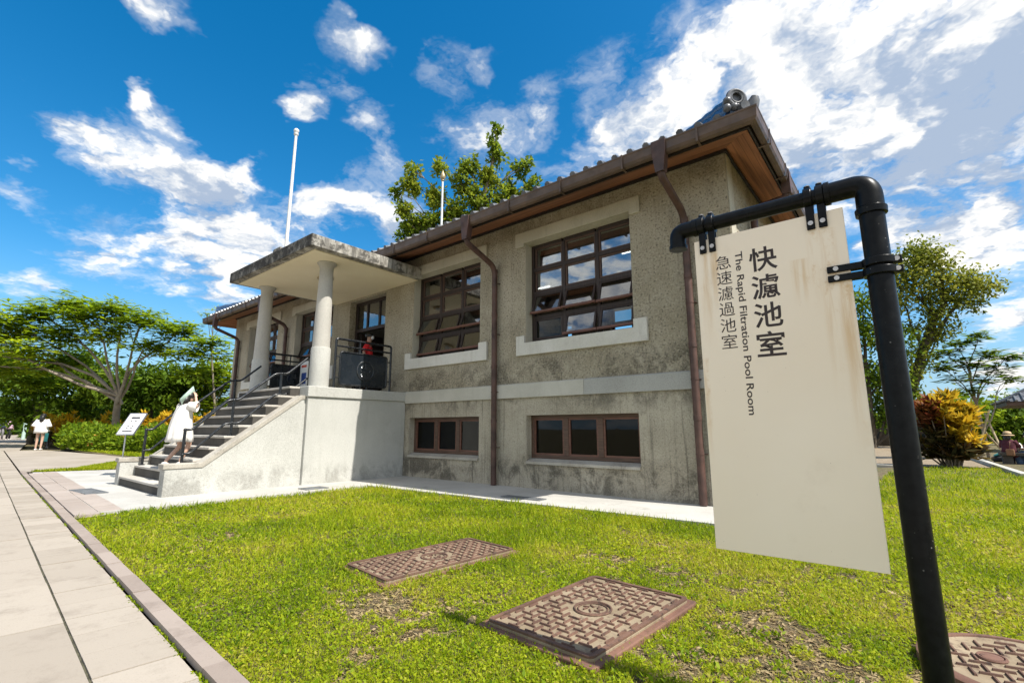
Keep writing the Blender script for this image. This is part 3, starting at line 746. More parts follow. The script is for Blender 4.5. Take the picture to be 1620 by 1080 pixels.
def low_window(a, b):
    w = MB(); y0, y1 = YF + .13, YF + .20; z0, z1 = .47, BZ[1]; fw = .05
    w.box(a, b, y0, y1, z0, z0 + fw); w.box(a, b, y0, y1, z1 - fw, z1)
    xs = [a, a + (b - a) * .345, a + (b - a) * .655, b]
    for k, x in enumerate(xs):
        l, r = (x, x + fw) if k == 0 else ((x - fw, x) if k == 3 else (x - .042, x + .042))
        w.box(l, r, y0 + .002, y1 - .002, z0 + fw, z1 - fw)
    root = w.build('basement_window', 'frame_low', bld, bevel=.004, seg=1)
    for c in range(3):
        l = xs[c] + (fw if c == 0 else .042); r = xs[c + 1] - (fw if c == 2 else .042)
        s = MB(); t = .028
        s.box(l, l + t, y0 + .015, y1, z0 + fw, z1 - fw); s.box(r - t, r, y0 + .015, y1, z0 + fw, z1 - fw)
        s.box(l + t, r - t, y0 + .016, y1, z0 + fw, z0 + fw + t); s.box(l + t, r - t, y0 + .016, y1, z1 - fw - t, z1 - fw)
        s.build('sash', 'sash_rail', root)
        s = MB(); s.box(l + t, r - t, y0 + .035, y0 + .039, z0 + fw + t, z1 - fw - t); s.build('pane', 'glass_dark', root)
    s = MB(); s.prism([(YF - .028, .385), (YF + .13, .44), (YF + .13, .468), (YF - .028, .425)], 0, a + .004, b - .004); s.build('sill', 'coping', root, bevel=.004)
for a, b in WIN: low_window(a, b)
t = MB(); t.box(XL + WT, XR - WT, YF + 1.6, YF + 1.66, 0, 1.5); t.build('basement_partition', 'fascia', bld)

# --- doorway
x0, x1, z0, z1 = DOOR; y0, y1 = YF + .16, YF + .23
d = MB(); d.box(x0, x0 + .07, y0, y1, z0, z1); d.box(x1 - .07, x1, y0, y1, z0, z1); d.box(x0 + .07, x1 - .07, y0, y1, z1 - .07, z1)
d.box(x0 + .07, x1 - .07, y0, y1, 3.14, 3.22)
for k in (1, 2):
    x = x0 + (x1 - x0) * k / 3; d.box(x - .025, x + .025, y0 + .004, y1 - .004, 3.22, z1 - .07)
dr = d.build('doorway', 'frame', bld, bevel=.005, seg=1)
d = MB(); d.box(x0 + .07, x1 - .07, y0 + .03, y0 + .034, 3.22, z1 - .07); d.build('transom_pane', 'glass', dr)
d = MB()
for xx in (x0 + .09, x1 - .13):
    d = MB(); d.box(xx, xx + .04, y1 + .02, y1 + .64, z0 + .01, 3.12); d.build('door_leaf', 'frame', dr, bevel=.004)

# --- roof: hip of grey tiles, timber soffit following the rafters, box gutter
EX0, EX1, EY0, EY1 = XL - .46, XR + .46, YF - .72, YB + .6
SL = .36; ZE = 4.425
hd = (EY1 - EY0) / 2; YR = (EY0 + EY1) / 2
def hip(mb, z, x0, x1, y0, y1, th=None, smooth=False):
    h = (y1 - y0) / 2; zr = z + SL * h
    vs = [(x0, y0, z), (x1, y0, z), (x1, y1, z), (x0, y1, z), (x0 + h, (y0 + y1) / 2, zr), (x1 - h, (y0 + y1) / 2, zr)]
    mb.add(vs, [(0, 1, 5, 4), (1, 2, 5), (2, 3, 4, 5), (3, 0, 4)])
r = MB(); hip(r, ZE - .02, EX0, EX1, EY0, EY1)
roof = r.build('roof', 'tile', bld)
r = MB(); rect_loop(r, EX0 + .03, EX1 - .03, EY0 + .03, EY1 - .03, [(0, 4.20), (.02, 4.20), (.02, 4.375), (0, 4.375)]); r.build('fascia', 'fascia', bld)
ct = MB()
def tile_run(p0, p1, rad=.046, n=7):
    p0, p1 = np.asarray(p0, float), np.asarray(p1, float); m = max(2, int(np.linalg.norm(p1 - p0) / .22))
    pts, rr = [], []
    for k in range(m + 1):
        t = k / m; q = p0 + (p1 - p0) * t
        pts += [q]; rr += [rad]
        if k < m: pts += [q + (p1 - p0) / m * .93]; rr += [rad * .86]
    ct.tube(pts, rr, n)
sp = .215
n_ = int((EX1 - EX0) / sp)
for k in range(n_):
    x = EX0 + (EX1 - EX0) * (k + .5) / n_
    run = min(hd, x - EX0, EX1 - x)
    if run > .15:
        tile_run((x, EY0 - .035, ZE + .005), (x, EY0 + run - .03, ZE + SL * run - .0))
        if run > 1: tile_run((x, EY1 + .035, ZE + .005), (x, EY1 - run + .03, ZE + SL * run), n=5)
n_ = int((EY1 - EY0) / sp)
for k in range(n_):
    y = EY0 + (EY1 - EY0) * (k + .5) / n_; run = min(y - EY0, EY1 - y)
    if run > .15:
        tile_run((EX1 + .035, y, ZE + .005), (EX1 - run + .03, y, ZE + SL * run)); tile_run((EX0 - .035, y, ZE + .005), (EX0 + run - .03, y, ZE + SL * run), n=5)
ct.build('cover_tiles', 'tile', roof)
ct = MB()
for k in range(int((EX1 - EX0) / sp) + 1):            # pan tile lips between the covers
    x = EX0 + sp * k; ct.prism([(EY0 - .03, ZE - .045), (EY0 + .05, ZE - .02), (EY0 + .05, ZE + .005), (EY0 - .03, ZE - .02)], 0, x + .06, x + .16)
ct.build('pan_tile_lips', 'tile_pale', roof)
rd = MB(); zr = ZE + SL * hd
for (cx, cy, ex) in ((EX0, EY0, 1), (EX1, EY0, -1), (EX0, EY1, 1), (EX1, EY1, -1)):
    sy = 1 if cy == EY0 else -1
    p0 = V(cx + ex * .20, cy + sy * .20, ZE + .20 * SL + .02); p1 = V(cx + ex * hd, YR, zr + .04)
    for lift_, ra_ in ((0, .11), (.11, .10), (.20, .085)):
        rd.tube([p0 + V(0, 0, lift_) + (p1 - p0) * t for t in np.linspace(0, 1, 34)], [ra_ if i % 2 == 0 else ra_ * .86 for i in range(34)], 10)
rd.tube([(EX0 + hd, YR, zr + .06), (EX1 - hd, YR, zr + .06)], .12, 10)
rd.build('ridge_tiles', 'tile_blue', roof)
# corner ornament of the front right hip: ring faced end tile over round bosses
c0 = V(EX1 - .155, EY0 + .135, ZE + .11)
g = MB(); u = V(1, -1, 0) / math.sqrt(2)
side = V(1, 1, 0) / math.sqrt(2)
def ring(mb, c, R0, r0, n=20):
    mb.tube([c + R0 * (math.cos(a) * side + math.sin(a) * V(0, 0, 1)) for a in np.linspace(0, 2 * math.pi, n + 1)], r0, 8, cap=False)
ring(g, c0 + u * .03 + V(0, 0, .14), .098, .030, 28); ring(g, c0 + u * .04 + V(0, 0, .15), .066, .012, 24); g.tube([c0 - u * .10 + V(0, 0, .15), c0 + u * .015 + V(0, 0, .15)], .10, 20)
g.build('end_tile', 'tile', roof)
g = MB()
for s_, h_ in ((-.14, .07), (.14, .06), (-.15, -.02), (.15, -.02), (-.06, .0), (.07, .0)): g.ball(c0 + side * s_ + u * .07 + V(0, 0, h_), .048, 10, 8)
g.tube([c0 + side * .02 - u * .05, c0 + side * .02 + u * .16 + V(0, 0, -.03)], [.07, .055], 10)
g.build('end_boss', 'tile', roof)
g = MB(); a_ = V(EX1 - .02, EY0 + .22, ZE + .0); g.tube([a_, a_ + V(.05, -.03, .19), a_ + V(.07, -.04, .235)], [.06, .064, .04], 14); g.build('upturned_tile', 'tile', roof)

s = MB()
zi, zo = 4.20 + SL * .72, 4.20
s.add([(EX0 + .04, EY0 + .04, zo), (EX1 - .04, EY0 + .04, zo), (XR, YF, zi), (XL, YF, zi)], [(0, 1, 2, 3)])
s.build('front_soffit', 'soffit_x', bld)
s = MB(); ze2 = 4.20 + SL * .46
s.add([(EX1 - .04, EY0 + .04, zo), (EX1 - .04, EY1 - .04, zo), (XR, YB, zi), (XR, YF, zi)], [(0, 1, 2, 3)])
s.build('end_soffit', 'soffit_y', bld); s = MB()
s.add([(EX0 + .04, EY1 - .04, zo), (EX0 + .04, EY0 + .04, zo), (XL, YF, zi), (XL, YB, zi)], [(0, 1, 2, 3)])
s.build('end_soffit', 'soffit_y', bld)
s = MB(); rect_loop(s, XL - .004, XR + .004, YF - .004, YB + .004, [(0, 4.405), (.035, 4.405), (.035, 4.47), (0, 4.47)]); s.build('wall_plate', 'fascia', bld)
gt = MB(); rect_loop(gt, EX0, EX1, EY0, EY1, [(-.005, 4.245), (.012, 4.215), (.045, 4.205), (.075, 4.222), (.092, 4.255), (.098, 4.35), (.105, 4.362), (.105, 4.378), (.085, 4.378), (.08, 4.26), (.045, 4.222), (.01, 4.25), (.01, 4.37), (-.005, 4.37)])
gut = gt.build('gutter', 'gutter', bld)
for x in np.arange(EX0 + .3, EX1, .95):
    gb = MB(); gb.box(x - .012, x + .012, EY0 - .112, EY0 + .03, 4.192, 4.203); gb.box(x - .012, x + .012, EY0 - .112, EY0 - .104, 4.203, 4.385); gb.build('gutter_bracket', 'gutter', gut)
for y in np.arange(EY0 + .5, EY1, .95):
    gb = MB(); gb.box(EX1 - .03, EX1 + .112, y - .012, y + .012, 4.192, 4.203); gb.box(EX1 + .104, EX1 + .112, y - .012, y + .012, 4.203, 4.385); gb.build('gutter_bracket', 'gutter', gut)
def downspout(x, mirror=0):
    yg, yw = EY0 - .06, YF - .075
    d = MB()
    d.prism([(x - .09, 4.39), (x + .09, 4.39), (x + .085, 4.25), (x + .052, 3.98), (x - .052, 3.98), (x - .085, 4.25)], 1, yg - .062, yg + .05)
    pts = fillet([(x, yg, 4.06), (x, yg + .01, 3.94), (x, yw, 3.70), (x, yw, .03)], .16, 6)
    d.tube(pts, .047, 14)
    for z in (3.62, 2.85, 1.95, 1.05): d.lathe([(.047, z - .03), (.052, z - .028), (.052, z + .028), (.047, z + .03)], (x, yw, 0), 14)
    o = d.build('downspout', 'pipe_brown', bld)
    b = MB()
    for z in (3.40, 2.50, 1.52, .62):
        b.lathe([(.046, z - .008), (.052, z - .008), (.052, z + .008), (.046, z + .008)], (x, yw, 0), 14); b.box(x + .046, x + .066, yw + .02, YF + .003, z - .006, z + .006)
    b.build('pipe_clip', 'pipe_brown', o)
for x in (-5.32, -2.0, -12.95, -16.1): downspout(x)
d = MB(); xg = EX1 + .05; yy = YF + .98
d.prism([(yy - .08, 4.39), (yy + .08, 4.39), (yy + .075, 4.26), (yy + .05, 4.06), (yy - .05, 4.06), (yy - .075, 4.26)], 0, xg - .05, xg + .06)
d.tube(fillet([(xg, yy, 4.12), (xg - .01, yy, 4.02), (XR + .08, yy, 3.98), (XR + .08, yy, .03)], .14, 6), .046, 14)
d.build('downspout', 'pipe_brown', bld)

# --- porch: plinth, coping, canopy on two round columns, stairs between side walls
PX0, PX1, PY0 = -10.55, -7.74, 4.05
p = MB(); p.box(PX0, PX1, PY0, YF - .002, 0, 1.45); p.build('porch_plinth', 'porch', bld, bevel=.008)
p = MB(); p.box(PX0 - .03, PX1 + .03, PY0 - .02, YF - .004, 1.4505, 1.63); p.build('porch_floor', 'porch', bld, bevel=.012)
CX0, CX1, CY0 = -10.72, -7.35, 3.70
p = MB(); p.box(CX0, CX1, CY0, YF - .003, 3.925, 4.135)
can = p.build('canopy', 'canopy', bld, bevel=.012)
p = MB(); p.box(CX0 + .14, CX1 - .14, CY0 + .14, YF - .004, 3.908, 3.926); p.build('ceiling_panel', 'soffit_paint', can)
p = MB(); p.lathe([(.13, 3.905), (.16, 3.885), (.15, 3.872), (.10, 3.868)], (-8.77, 4.76, 0), 28); p.build('ceiling_light', 'brass', can)
p = MB(); p.lathe([(.10, 3.87), (.09, 3.84), (.05, 3.825), (.001, 3.82)], (-8.77, 4.76, 0), 24); p.build('lamp_glass', 'white_metal', can)
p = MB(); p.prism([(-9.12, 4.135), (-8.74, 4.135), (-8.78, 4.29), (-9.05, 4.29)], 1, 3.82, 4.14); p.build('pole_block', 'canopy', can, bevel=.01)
for x in (-7.97, -10.38):
    c = MB(); c.lathe([(.150, 2.34), (.146, 2.5), (.132, 3.2), (.118, 3.74), (.120, 3.80), (.135, 3.85), (.165, 3.885), (.172, 3.90), (.172, 3.926)], (x, 4.34, 0), 40)
    co = c.build('porch_column', 'column', bld)
    c = MB(); c.lathe([(.168, 1.632), (.166, 2.315), (.158, 2.338), (.150, 2.34)], (x, 4.34, 0), 40); c.build('column_base', 'porch', co)
NS = 10; SY0 = 2.18; TR = (PY0 - SY0) / NS
SX0, SX1 = -10.08, -8.0
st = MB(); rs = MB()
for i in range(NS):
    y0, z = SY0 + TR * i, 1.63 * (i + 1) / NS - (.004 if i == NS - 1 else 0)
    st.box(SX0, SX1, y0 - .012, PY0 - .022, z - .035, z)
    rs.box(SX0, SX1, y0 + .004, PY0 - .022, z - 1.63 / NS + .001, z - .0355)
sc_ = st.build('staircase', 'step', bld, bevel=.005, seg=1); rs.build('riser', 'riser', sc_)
def stair_wall(x0, x1):
    w = MB(); w.prism([(2.16, 0), (PY0 - .002, 0), (PY0 - .002, 1.40), (3.98, 1.40), (2.60, .38), (2.16, .38)], 0, x0, x1)
    o = w.build('stair_wall', 'porch', bld, bevel=.006)
    w = MB(); w.prism([(2.135, .382), (2.61, .382), (3.985, 1.402), (PY0 - .003, 1.402), (PY0 - .003, 1.47), (3.965, 1.47), (2.585, .45), (2.135, .45)], 0, x0 - .012, x1 + .012)
    w.build('coping', 'coping', o, bevel=.008)
stair_wall(-8.0, -7.80); stair_wall(-10.28, -10.08)

# ------------------------------------------------------------------ railings, poles, boards on the porch
def handrail(label):
    o_ = (0, 2.43, 0)
    h = thing('handrail', label, 'handrail', o_, 'stair handrails')
    up_ = [(0, 2.43, .905), (0, 2.52, .910), (0, 2.968, 1.356), (0, 3.109, 1.366), (0, 3.643, 1.823), (0, 3.84, 1.84), (0, 4.19, 2.16)]
    lo_ = [(0, 2.43, .568), (0, 2.52, .570), (0, 2.95, 1.0), (0, 3.14, 1.007), (0, 3.67, 1.486), (0, 3.84, 1.488), (0, 4.19, 1.79)]
    t = MB(); t.tube(fillet(up_, .05, 4), .019, 10); t.build('top_rail', 'rail', h)
    t = MB(); t.tube(fillet(lo_, .05, 4), .017, 10); t.build('lower_rail', 'rail', h)
    for y, za, zb in ((2.43, .325, .905), (3.04, .81, 1.36), (3.74, 1.30, 1.83)):
        t = MB(); t.tube([(0, y, za), (0, y, zb)], .020, 10)
        t.lathe([(.045, za - .0), (.045, za + .012), (.022, za + .02)], (0, y, 0), 14); t.ball((0, y, zb), .026); t.ball((0, y, zb - .35), .025)
        t.build('post', 'rail', h)
    return h
h1 = handrail('black pipe handrail on the right side of the stairs, nearest the viewer')
h1.location.x = -8.09 * K
copy_thing(h1, (-9.98, 2.43, 0), 'black pipe handrail on the left side of the stairs, beyond the climbing woman')

def balcony_rail(label):
    y0, y1 = 4.53, 5.72; X = 0
    h = thing('balcony_railing', label, 'railing', (0, y0, 1.63), 'porch side railings')
    t = MB(); t.tube(fillet([(X, y0, 1.63), (X, y0, 2.52), (X, y1, 2.52), (X, y1, 1.63)], .05, 5), .022, 12)
    t.tube([(X, y0, 2.39), (X, y1, 2.39)], .017, 10); t.tube([(X, 5.02, 2.52), (X, 5.02, 2.39)], .014, 8); t.tube([(X, 5.02, 2.39), (X, 5.02, 2.30)], .014, 8)
    t.build('outer_frame', 'rail', h)
    a, b, c, d = y0 + .10, y1 - .09, 1.70, 2.29
    t = MB(); t.tube(fillet([(X, (a + b) / 2, c), (X, a, c), (X, a, d), (X, b, d), (X, b, c), (X, (a + b) / 2, c)], .05, 4), .019, 10)
    for z in (1.82, 2.20): t.tube([(X, y0, z), (X, a, z)], .012, 8); t.tube([(X, b, z), (X, y1, z)], .012, 8)
    t.tube([(X, 5.06, 1.63), (X, 5.06, c)], .014, 8); t.tube([(X, 5.2, 1.63), (X, 5.2, c)], .014, 8)
    t.build('inner_frame', 'rail', h)
    t = MB(); t.box(X - .006, X + .006, a + .015, b - .015, c + .015, d - .015); pn = t.build('panel', 'panel_black', h)
    e = MB(); cy, cz, xf = (a + b) / 2 + .02, 1.985, X + .011
    e.torus((xf, cy, cz), .175, .011, 'x', 40, 8)
    for k in range(3):                                  # three waves under two facing curls
        z = cz - .075 - .032 * k; wv = .125 - .02 * k
        e.tube([(xf, cy + wv * t_, z + .010 * math.sin(t_ * 9.4)) for t_ in np.linspace(-1, 1, 22)], .0065, 6)
    for sg in (-1, 1):
        e.tube([(xf, cy + sg * (.055 + .045 * math.cos(a_)), cz + .012 + .05 * math.sin(a_)) for a_ in np.linspace(-2.4, 2.6, 18)], .008, 6)
    e.tube([(xf, cy + .08 * t_, cz + .10 - .03 * abs(t_)) for t_ in np.linspace(-1, 1, 9)], .008, 6); e.tube([(xf, cy, cz + .135), (xf, cy, cz + .03)], .007, 6)
    e.build('emblem', 'emblem', pn)
    return h
h2 = balcony_rail('black porch railing with a round raised emblem on its dark panel')
h2.location.x = -7.80 * K
h3 = copy_thing(h2, (-10.50, 4.53, 1.63), 'black porch railing at the far left side, half hidden by the left column')

fp = thing('flagpole', 'bare white flagpole standing on the porch canopy roof', 'flagpole', (-8.88, 3.98, 4.29))
t = MB(); t.tube([(-8.88, 3.98, 4.29), (-8.88, 3.98, 6.72)], [.034, .026], 14); t.build('pole', 'white_metal', fp)
t = MB(); t.lathe([(.03, 6.70), (.045, 6.72), (.045, 6.75), (.03, 6.76), (.05, 6.79), (.052, 6.82), (.03, 6.85), (.002, 6.86)], (-8.88, 3.98, 0), 16); t.build('finial', 'white_metal', fp)
lr = thing('ridge_pole', 'white pole with a pointed gold bulb rising behind the roof edge', 'pole', (-9.52, YR, zr))
t = MB(); t.tube([(-9.52, YR, zr), (-9.52, YR, 7.85)], [.036, .028], 12); t.build('pole', 'white_metal', lr)
t = MB(); t.lathe([(.03, 7.84), (.05, 7.87), (.04, 7.89), (.075, 7.94), (.08, 8.0), (.05, 8.08), (.012, 8.16), (.002, 8.2)], (-9.52, YR, 0), 16); t.build('finial', 'brass', lr)
def board(x, y, z0, w, h, label, cols):
    b = thing('poster_board', label, 'poster', (x, y, z0), 'posters on the porch')
    t = MB(); t.box(x - w / 2, x + w / 2, y - .012, y + .012, z0, z0 + h); t.box(x - w / 2 + .03, x - w / 2 + .05, y + .012, y + .03, 1.632, z0 + h * .9); t.box(x + w / 2 - .05, x + w / 2 - .03, y + .012, y + .03, 1.632, z0 + h * .9)
    t.build('panel', 'paper', b)
    for (m_, a0, a1, c0_, c1_) in cols:
        t = MB(); t.box(x - w / 2 + a0 * w, x - w / 2 + a1 * w, y - .0145, y - .012, z0 + c0_ * h, z0 + c1_ * h); t.build('print_block', m_, b)
board(-10.20, 5.20, 1.72, .30, .66, 'white poster with a blue picture and red heading behind the stairs', [('print_red', .15, .9, .80, .88), ('print_blue', .25, .92, .25, .62)])
board(-9.93, 5.32, 1.72, .26, .70, 'white poster with a yellow block beside the blue poster', [('print_red', .15, .85, .84, .90), ('print_yellow', .2, .85, .30, .78)])

# ------------------------------------------------------------------ the hanging room sign in the foreground
SY = 1.95
sg = thing('room_sign', 'cream hanging sign with brown Chinese and English lettering on a black pipe post', 'sign', (-.022, SY, 0))
PXC = -.022; pr = .0365
t = MB(); t.tube([(PXC, SY, -.05), (PXC, SY, 1.66)], pr, 28); t.build('post', 'black', sg)
t = MB(); t.lathe([(.07, .0), (.07, .012), (.04, .02)], (PXC, SY, -.004), 24); t.build('base_flange', 'black', sg)
ZA = 1.748; ra = .028
t = MB(); t.tube(fillet([(PXC, SY, 1.655), (PXC, SY, ZA), (PXC - .10, SY, ZA)], .072, 10), [.040] * 2 + list(np.linspace(.040, .034, 11)) + [.034], 24) if False else None
pts = fillet([(PXC, SY, 1.64), (PXC, SY, ZA), (PXC - .115, SY, ZA)], .07, 10)
t.tube(pts, list(np.linspace(.040, .036, len(pts))), 24)
t.lathe([(.0375, 1.632), (.045, 1.634), (.046, 1.655), (.0405, 1.66)], (PXC, SY, 0), 24)
t.tube([(PXC - .108, SY, ZA), (PXC - .124, SY, ZA)], .042, 24); t.tube([(PXC - .124, SY, ZA), (PXC - .142, SY, ZA)], .033, 20)
t.build('corner_elbow', 'black', sg)
t = MB(); t.tube([(PXC - .12, SY, ZA), (-.605, SY, ZA)], ra, 24); t.build('arm', 'black', sg)
t = MB(); pts = fillet([(-.60, SY, ZA), (-.682, SY, ZA), (-.682, SY, ZA - .075)], .058, 10)
t.tube(pts, ra + .005, 24, cap=False); t.tube([(-.592, SY, ZA), (-.612, SY, ZA)], ra + .009, 24)
t.tube([(-.682, SY, ZA - .062), (-.682, SY, ZA - .078)], ra + .009, 24); t.tube([(-.682, SY, ZA - .0782), (-.682, SY, ZA - .0786)], ra + .001, 20)
t.build('end_elbow', 'black', sg)
p = MB(); p.box(-.614, -.099, SY - .004, SY + .004, .482, 1.685); pan = p.build('panel', 'sign', sg, bevel=.0015)
def clamp(x):
    t = MB(); t.tube([(x - .013, SY, ZA), (x + .013, SY, ZA)], ra + .011, 24)
    for y in (SY - .014, SY + .006): t.box(x - .013, x + .013, y, y + .008, 1.625, ZA - .02)
    t.box(x - .010, x + .010, SY - .012, SY + .012, ZA + .03, ZA + .046)
    o = t.build('clamp', 'black', sg, bevel=.0025)
    b = MB(); b.lathe([(.0085, SY - .0185), (.0085, SY - .0140)], (x, 0, 1.648), 12, axis='y'); b.lathe([(.0045, SY - .0192), (.0045, SY - .0184)], (x, 0, 1.648), 6, axis='y')
    b.build('bolt', 'bolt', o); b = MB(); b.lathe([(.008, ZA + .046), (.008, ZA + .050)], (x, SY, 0), 12); b.build('bolt', 'bolt', o)
for x in (-.578, -.541, -.197, -.160): clamp(x)
def side_clamp(z):
    t = MB(); t.tube([(PXC, SY, z - .013), (PXC, SY, z + .013)], pr + .011, 28)
    for y in (SY - .014, SY + .006): t.box(-.166, PXC - .03, y, y + .008, z - .012, z + .012)
    t.box(PXC + .030, PXC + .062, SY - .014, SY + .014, z - .012, z + .012)
    o = t.build('clamp', 'black', sg, bevel=.0025)
    for bx in (-.140, PXC + .048):
        b = MB(); b.lathe([(.008, SY - .0185), (.008, SY - .014)], (bx, 0, z), 12, axis='y'); b.build('bolt', 'bolt', o)
side_clamp(1.464); side_clamp(1.431)
def write(body, x0, x1, z0, z1, rot=False, bold=0.0):
    me = text_mesh('lettering', body, 'letter', pan, bold)
    co = np.array([v.co[:] for v in me.vertices]); a0, a1 = co[:, 0].min(), co[:, 0].max(); b0, b1 = co[:, 1].min(), co[:, 1].max()
    u = (co[:, 0] - a0) / (a1 - a0); w = (co[:, 1] - b0) / (b1 - b0)
    if rot: X = x0 + w * (x1 - x0); Z = z1 - u * (z1 - z0)
    else: X = x0 + u * (x1 - x0); Z = z0 + w * (z1 - z0)
    return X, Z, [tuple(p.vertices) for p in me.polygons]
def lettering(chunks):
    t = MB()
    for args in chunks:
        X, Z, fs = write(*args)
        t.add([(x, SY - .0046, z) for x, z in zip(X, Z)], fs)
    t.build('lettering', 'letter', pan)
ch = []
for i, g_ in enumerate('快濾池室'):
    zc = 1.556 - i * .1090; ch.append((g_, -.412, -.316, zc - .047, zc + .047, False, .014))
lettering(ch)
ch = []
for i, g_ in enumerate('急速濾過池室'):
    zc = 1.573 - i * .0640; ch.append((g_, -.535, -.478, zc - .0275, zc + .0275, False, .0))
lettering(ch)
lettering([('The Rapid Filtration Pool Room', -.4685, -.4345, .970, 1.604, True, .012)])

# ------------------------------------------------------------------ iron covers in the lawn, drain grates
def plank_pattern(mb, w, h, z, inside, pitch=.052, bw=.011, bl=.068, hgt=.008):
    """staggered raised bars, alternately along and across"""
    i0 = int(w / pitch) + 3; j0 = int(h / pitch) + 3
    for i in range(-i0, i0):
        for j in range(-j0, j0):
            x = i * pitch; y = j * pitch
            if (i + j) % 2: a, b = bl / 2, bw / 2
            else: a, b = bw / 2, bl / 2
            if inside(x - a, y - b) and inside(x + a, y + b) and inside(x - a, y + b) and inside(x + a, y - b):
                t0 = .0022
                mb.add([(x - a, y - b, z), (x + a, y - b, z), (x + a, y + b, z), (x - a, y + b, z), (x - a + t0, y - b + t0, z + hgt), (x + a - t0, y - b + t0, z + hgt), (x + a - t0, y + b - t0, z + hgt), (x - a + t0, y + b - t0, z + hgt)],
                       [(4, 5, 6, 7), (0, 1, 5, 4), (1, 2, 6, 5), (2, 3, 7, 6), (3, 0, 4, 7)])
def rrect(w, h, r, n=5):
    out = []
    for (cx, cy, a0) in ((w - r, h - r, 0), (-w + r, h - r, 90), (-w + r, -h + r, 180), (w - r, -h + r, 270)):
        for k in range(n + 1): a = R(a0 + 90 * k / n); out.append((cx + r * math.cos(a), cy + r * math.sin(a)))
    return out
def rect_cover(cx, cy, w, h, rot, label, z=.020):
    c = thing('access_cover', label, 'cover', (0, 0, 0), 'rusty covers in the lawn')
    t = MB(); t.prism(rrect(w / 2 + .035, h / 2 + .035, .03), 2, -.05, z - .012); t.build('frame', 'iron_frame', c, bevel=.006)
    t = MB(); t.prism(rrect(w / 2, h / 2, .03), 2, -.02, z); pl = t.build('plate', 'iron_sand', c, bevel=.004)
    t = MB(); plank_pattern(t, w / 2, h / 2, z, lambda x, y: abs(x) < w / 2 - .03 and abs(y) < h / 2 - .03 and math.hypot(x, y) > .105)
    rr_ = rrect(w / 2, h / 2, .03); rin = rrect(w / 2 - .022, h / 2 - .022, .02)
    n = len(rr_); t.add([(x, y, z + .0005) for x, y in rr_] + [(x, y, z + .009) for x, y in rr_] + [(x, y, z + .009) for x, y in rin] + [(x, y, z) for x, y in rin],
          [(k + a * n, (k + 1) % n + a * n, (k + 1) % n + (a + 1) * n, k + (a + 1) * n) for a in range(3) for k in range(n)])
    t.build('raised_bars', 'iron', pl)
    t = MB(); t.torus((0, 0, z + .004), .092, .006, 'z', 36, 6); t.torus((0, 0, z + .003), .074, .004, 'z', 32, 6)
    for k in range(7): a = k * .9; t.tube([(.03 * math.cos(a), .02 * math.sin(a), z + .003), (.055 * math.cos(a + .5), .045 * math.sin(a + .5), z + .003)], .005, 5)
    t.build('round_boss', 'iron', pl)
    for o in c.children_recursive if hasattr(c, 'children_recursive') else []: pass
    c.location = (cx * K, cy * K, 0); c.rotation_euler = (R(.6), R(-.5), rot)
    return c
rect_cover(-2.745, 2.465, .545, 1.07, R(-7), 'rusty rectangular iron cover farther back in the lawn, toward the stairs')
rect_cover(-1.345, 2.28, .60, .91, R(-4), 'rusty rectangular iron cover with sandy pattern, in the lawn nearest the viewer', .026)
cc = thing('access_cover', 'round rusty iron cover beside the foot of the black sign post', 'cover', (0, 0, 0), 'rusty covers in the lawn')
t = MB(); t.lathe([(.345, -.05), (.345, .024), (.335, .03), (.31, .032), (.306, .02)], (0, 0, 0), 64); t.build('frame', 'iron_frame', cc)
t = MB(); t.lathe([(.303, -.03), (.303, .026), (.298, .028), (.29, .022)], (0, 0, 0), 64); pl = t.build('plate', 'iron_sand', cc)
t = MB(); plank_pattern(t, .3, .3, .022, lambda x, y: math.hypot(x, y) < .28 and math.hypot(x + .10, y - .07) > .05); t.build('raised_bars', 'iron', pl)
t = MB(); t.torus((-.10, .07, .026), .042, .006, 'z', 28, 6); t.lathe([(.034, .022), (.034, .03), (.03, .031)], (-.10, .07, 0), 24); t.build('keyhole_boss', 'iron_frame', pl)
cc.location = (.255 * K, 2.76 * K, .01); cc.rotation_euler = (0, 0, R(12))
def grate(cx, cy, w, h, rot, label):
    g = thing('drain_grate', label, 'drain grate', (0, 0, 0), 'drain grates in the paving')
    t = MB(); t.box(-w / 2, w / 2, -h / 2, h / 2, 0, .003); t.build('gap', 'grate_dark', g)
    t = MB(); b = .012
    t.box(-w / 2, w / 2, -h / 2, -h / 2 + b, .003, .012); t.box(-w / 2, w / 2, h / 2 - b, h / 2, .003, .012); t.box(-w / 2, -w / 2 + b, -h / 2 + b, h / 2 - b, .003, .012); t.box(w / 2 - b, w / 2, -h / 2 + b, h / 2 - b, .003, .012)
    n = int(w / .03)
    for k in range(1, n): x = -w / 2 + w * k / n; t.box(x - .006, x + .006, -h / 2 + b, h / 2 - b, .004, .011)
    for k in (1, 2): y = -h / 2 + h * k / 3; t.box(-w / 2 + b, w / 2 - b, y - .004, y + .004, .0035, .010)
    t.build('bars', 'grate', g)
    g.location = (cx * K, cy * K, .0225 * K); g.rotation_euler = (0, 0, rot)
grate(-9.35, 1.68, .80, .26, R(4), 'grey drain grate in the paving in front of the stairs')
grate(-7.18, 3.95, .26, .36, 0, 'grey drain grate in the paving beside the white porch wall')
grate(-4.05, 5.16, .62, .17, R(3), 'dark drain grate in the paving strip under the right basement window')

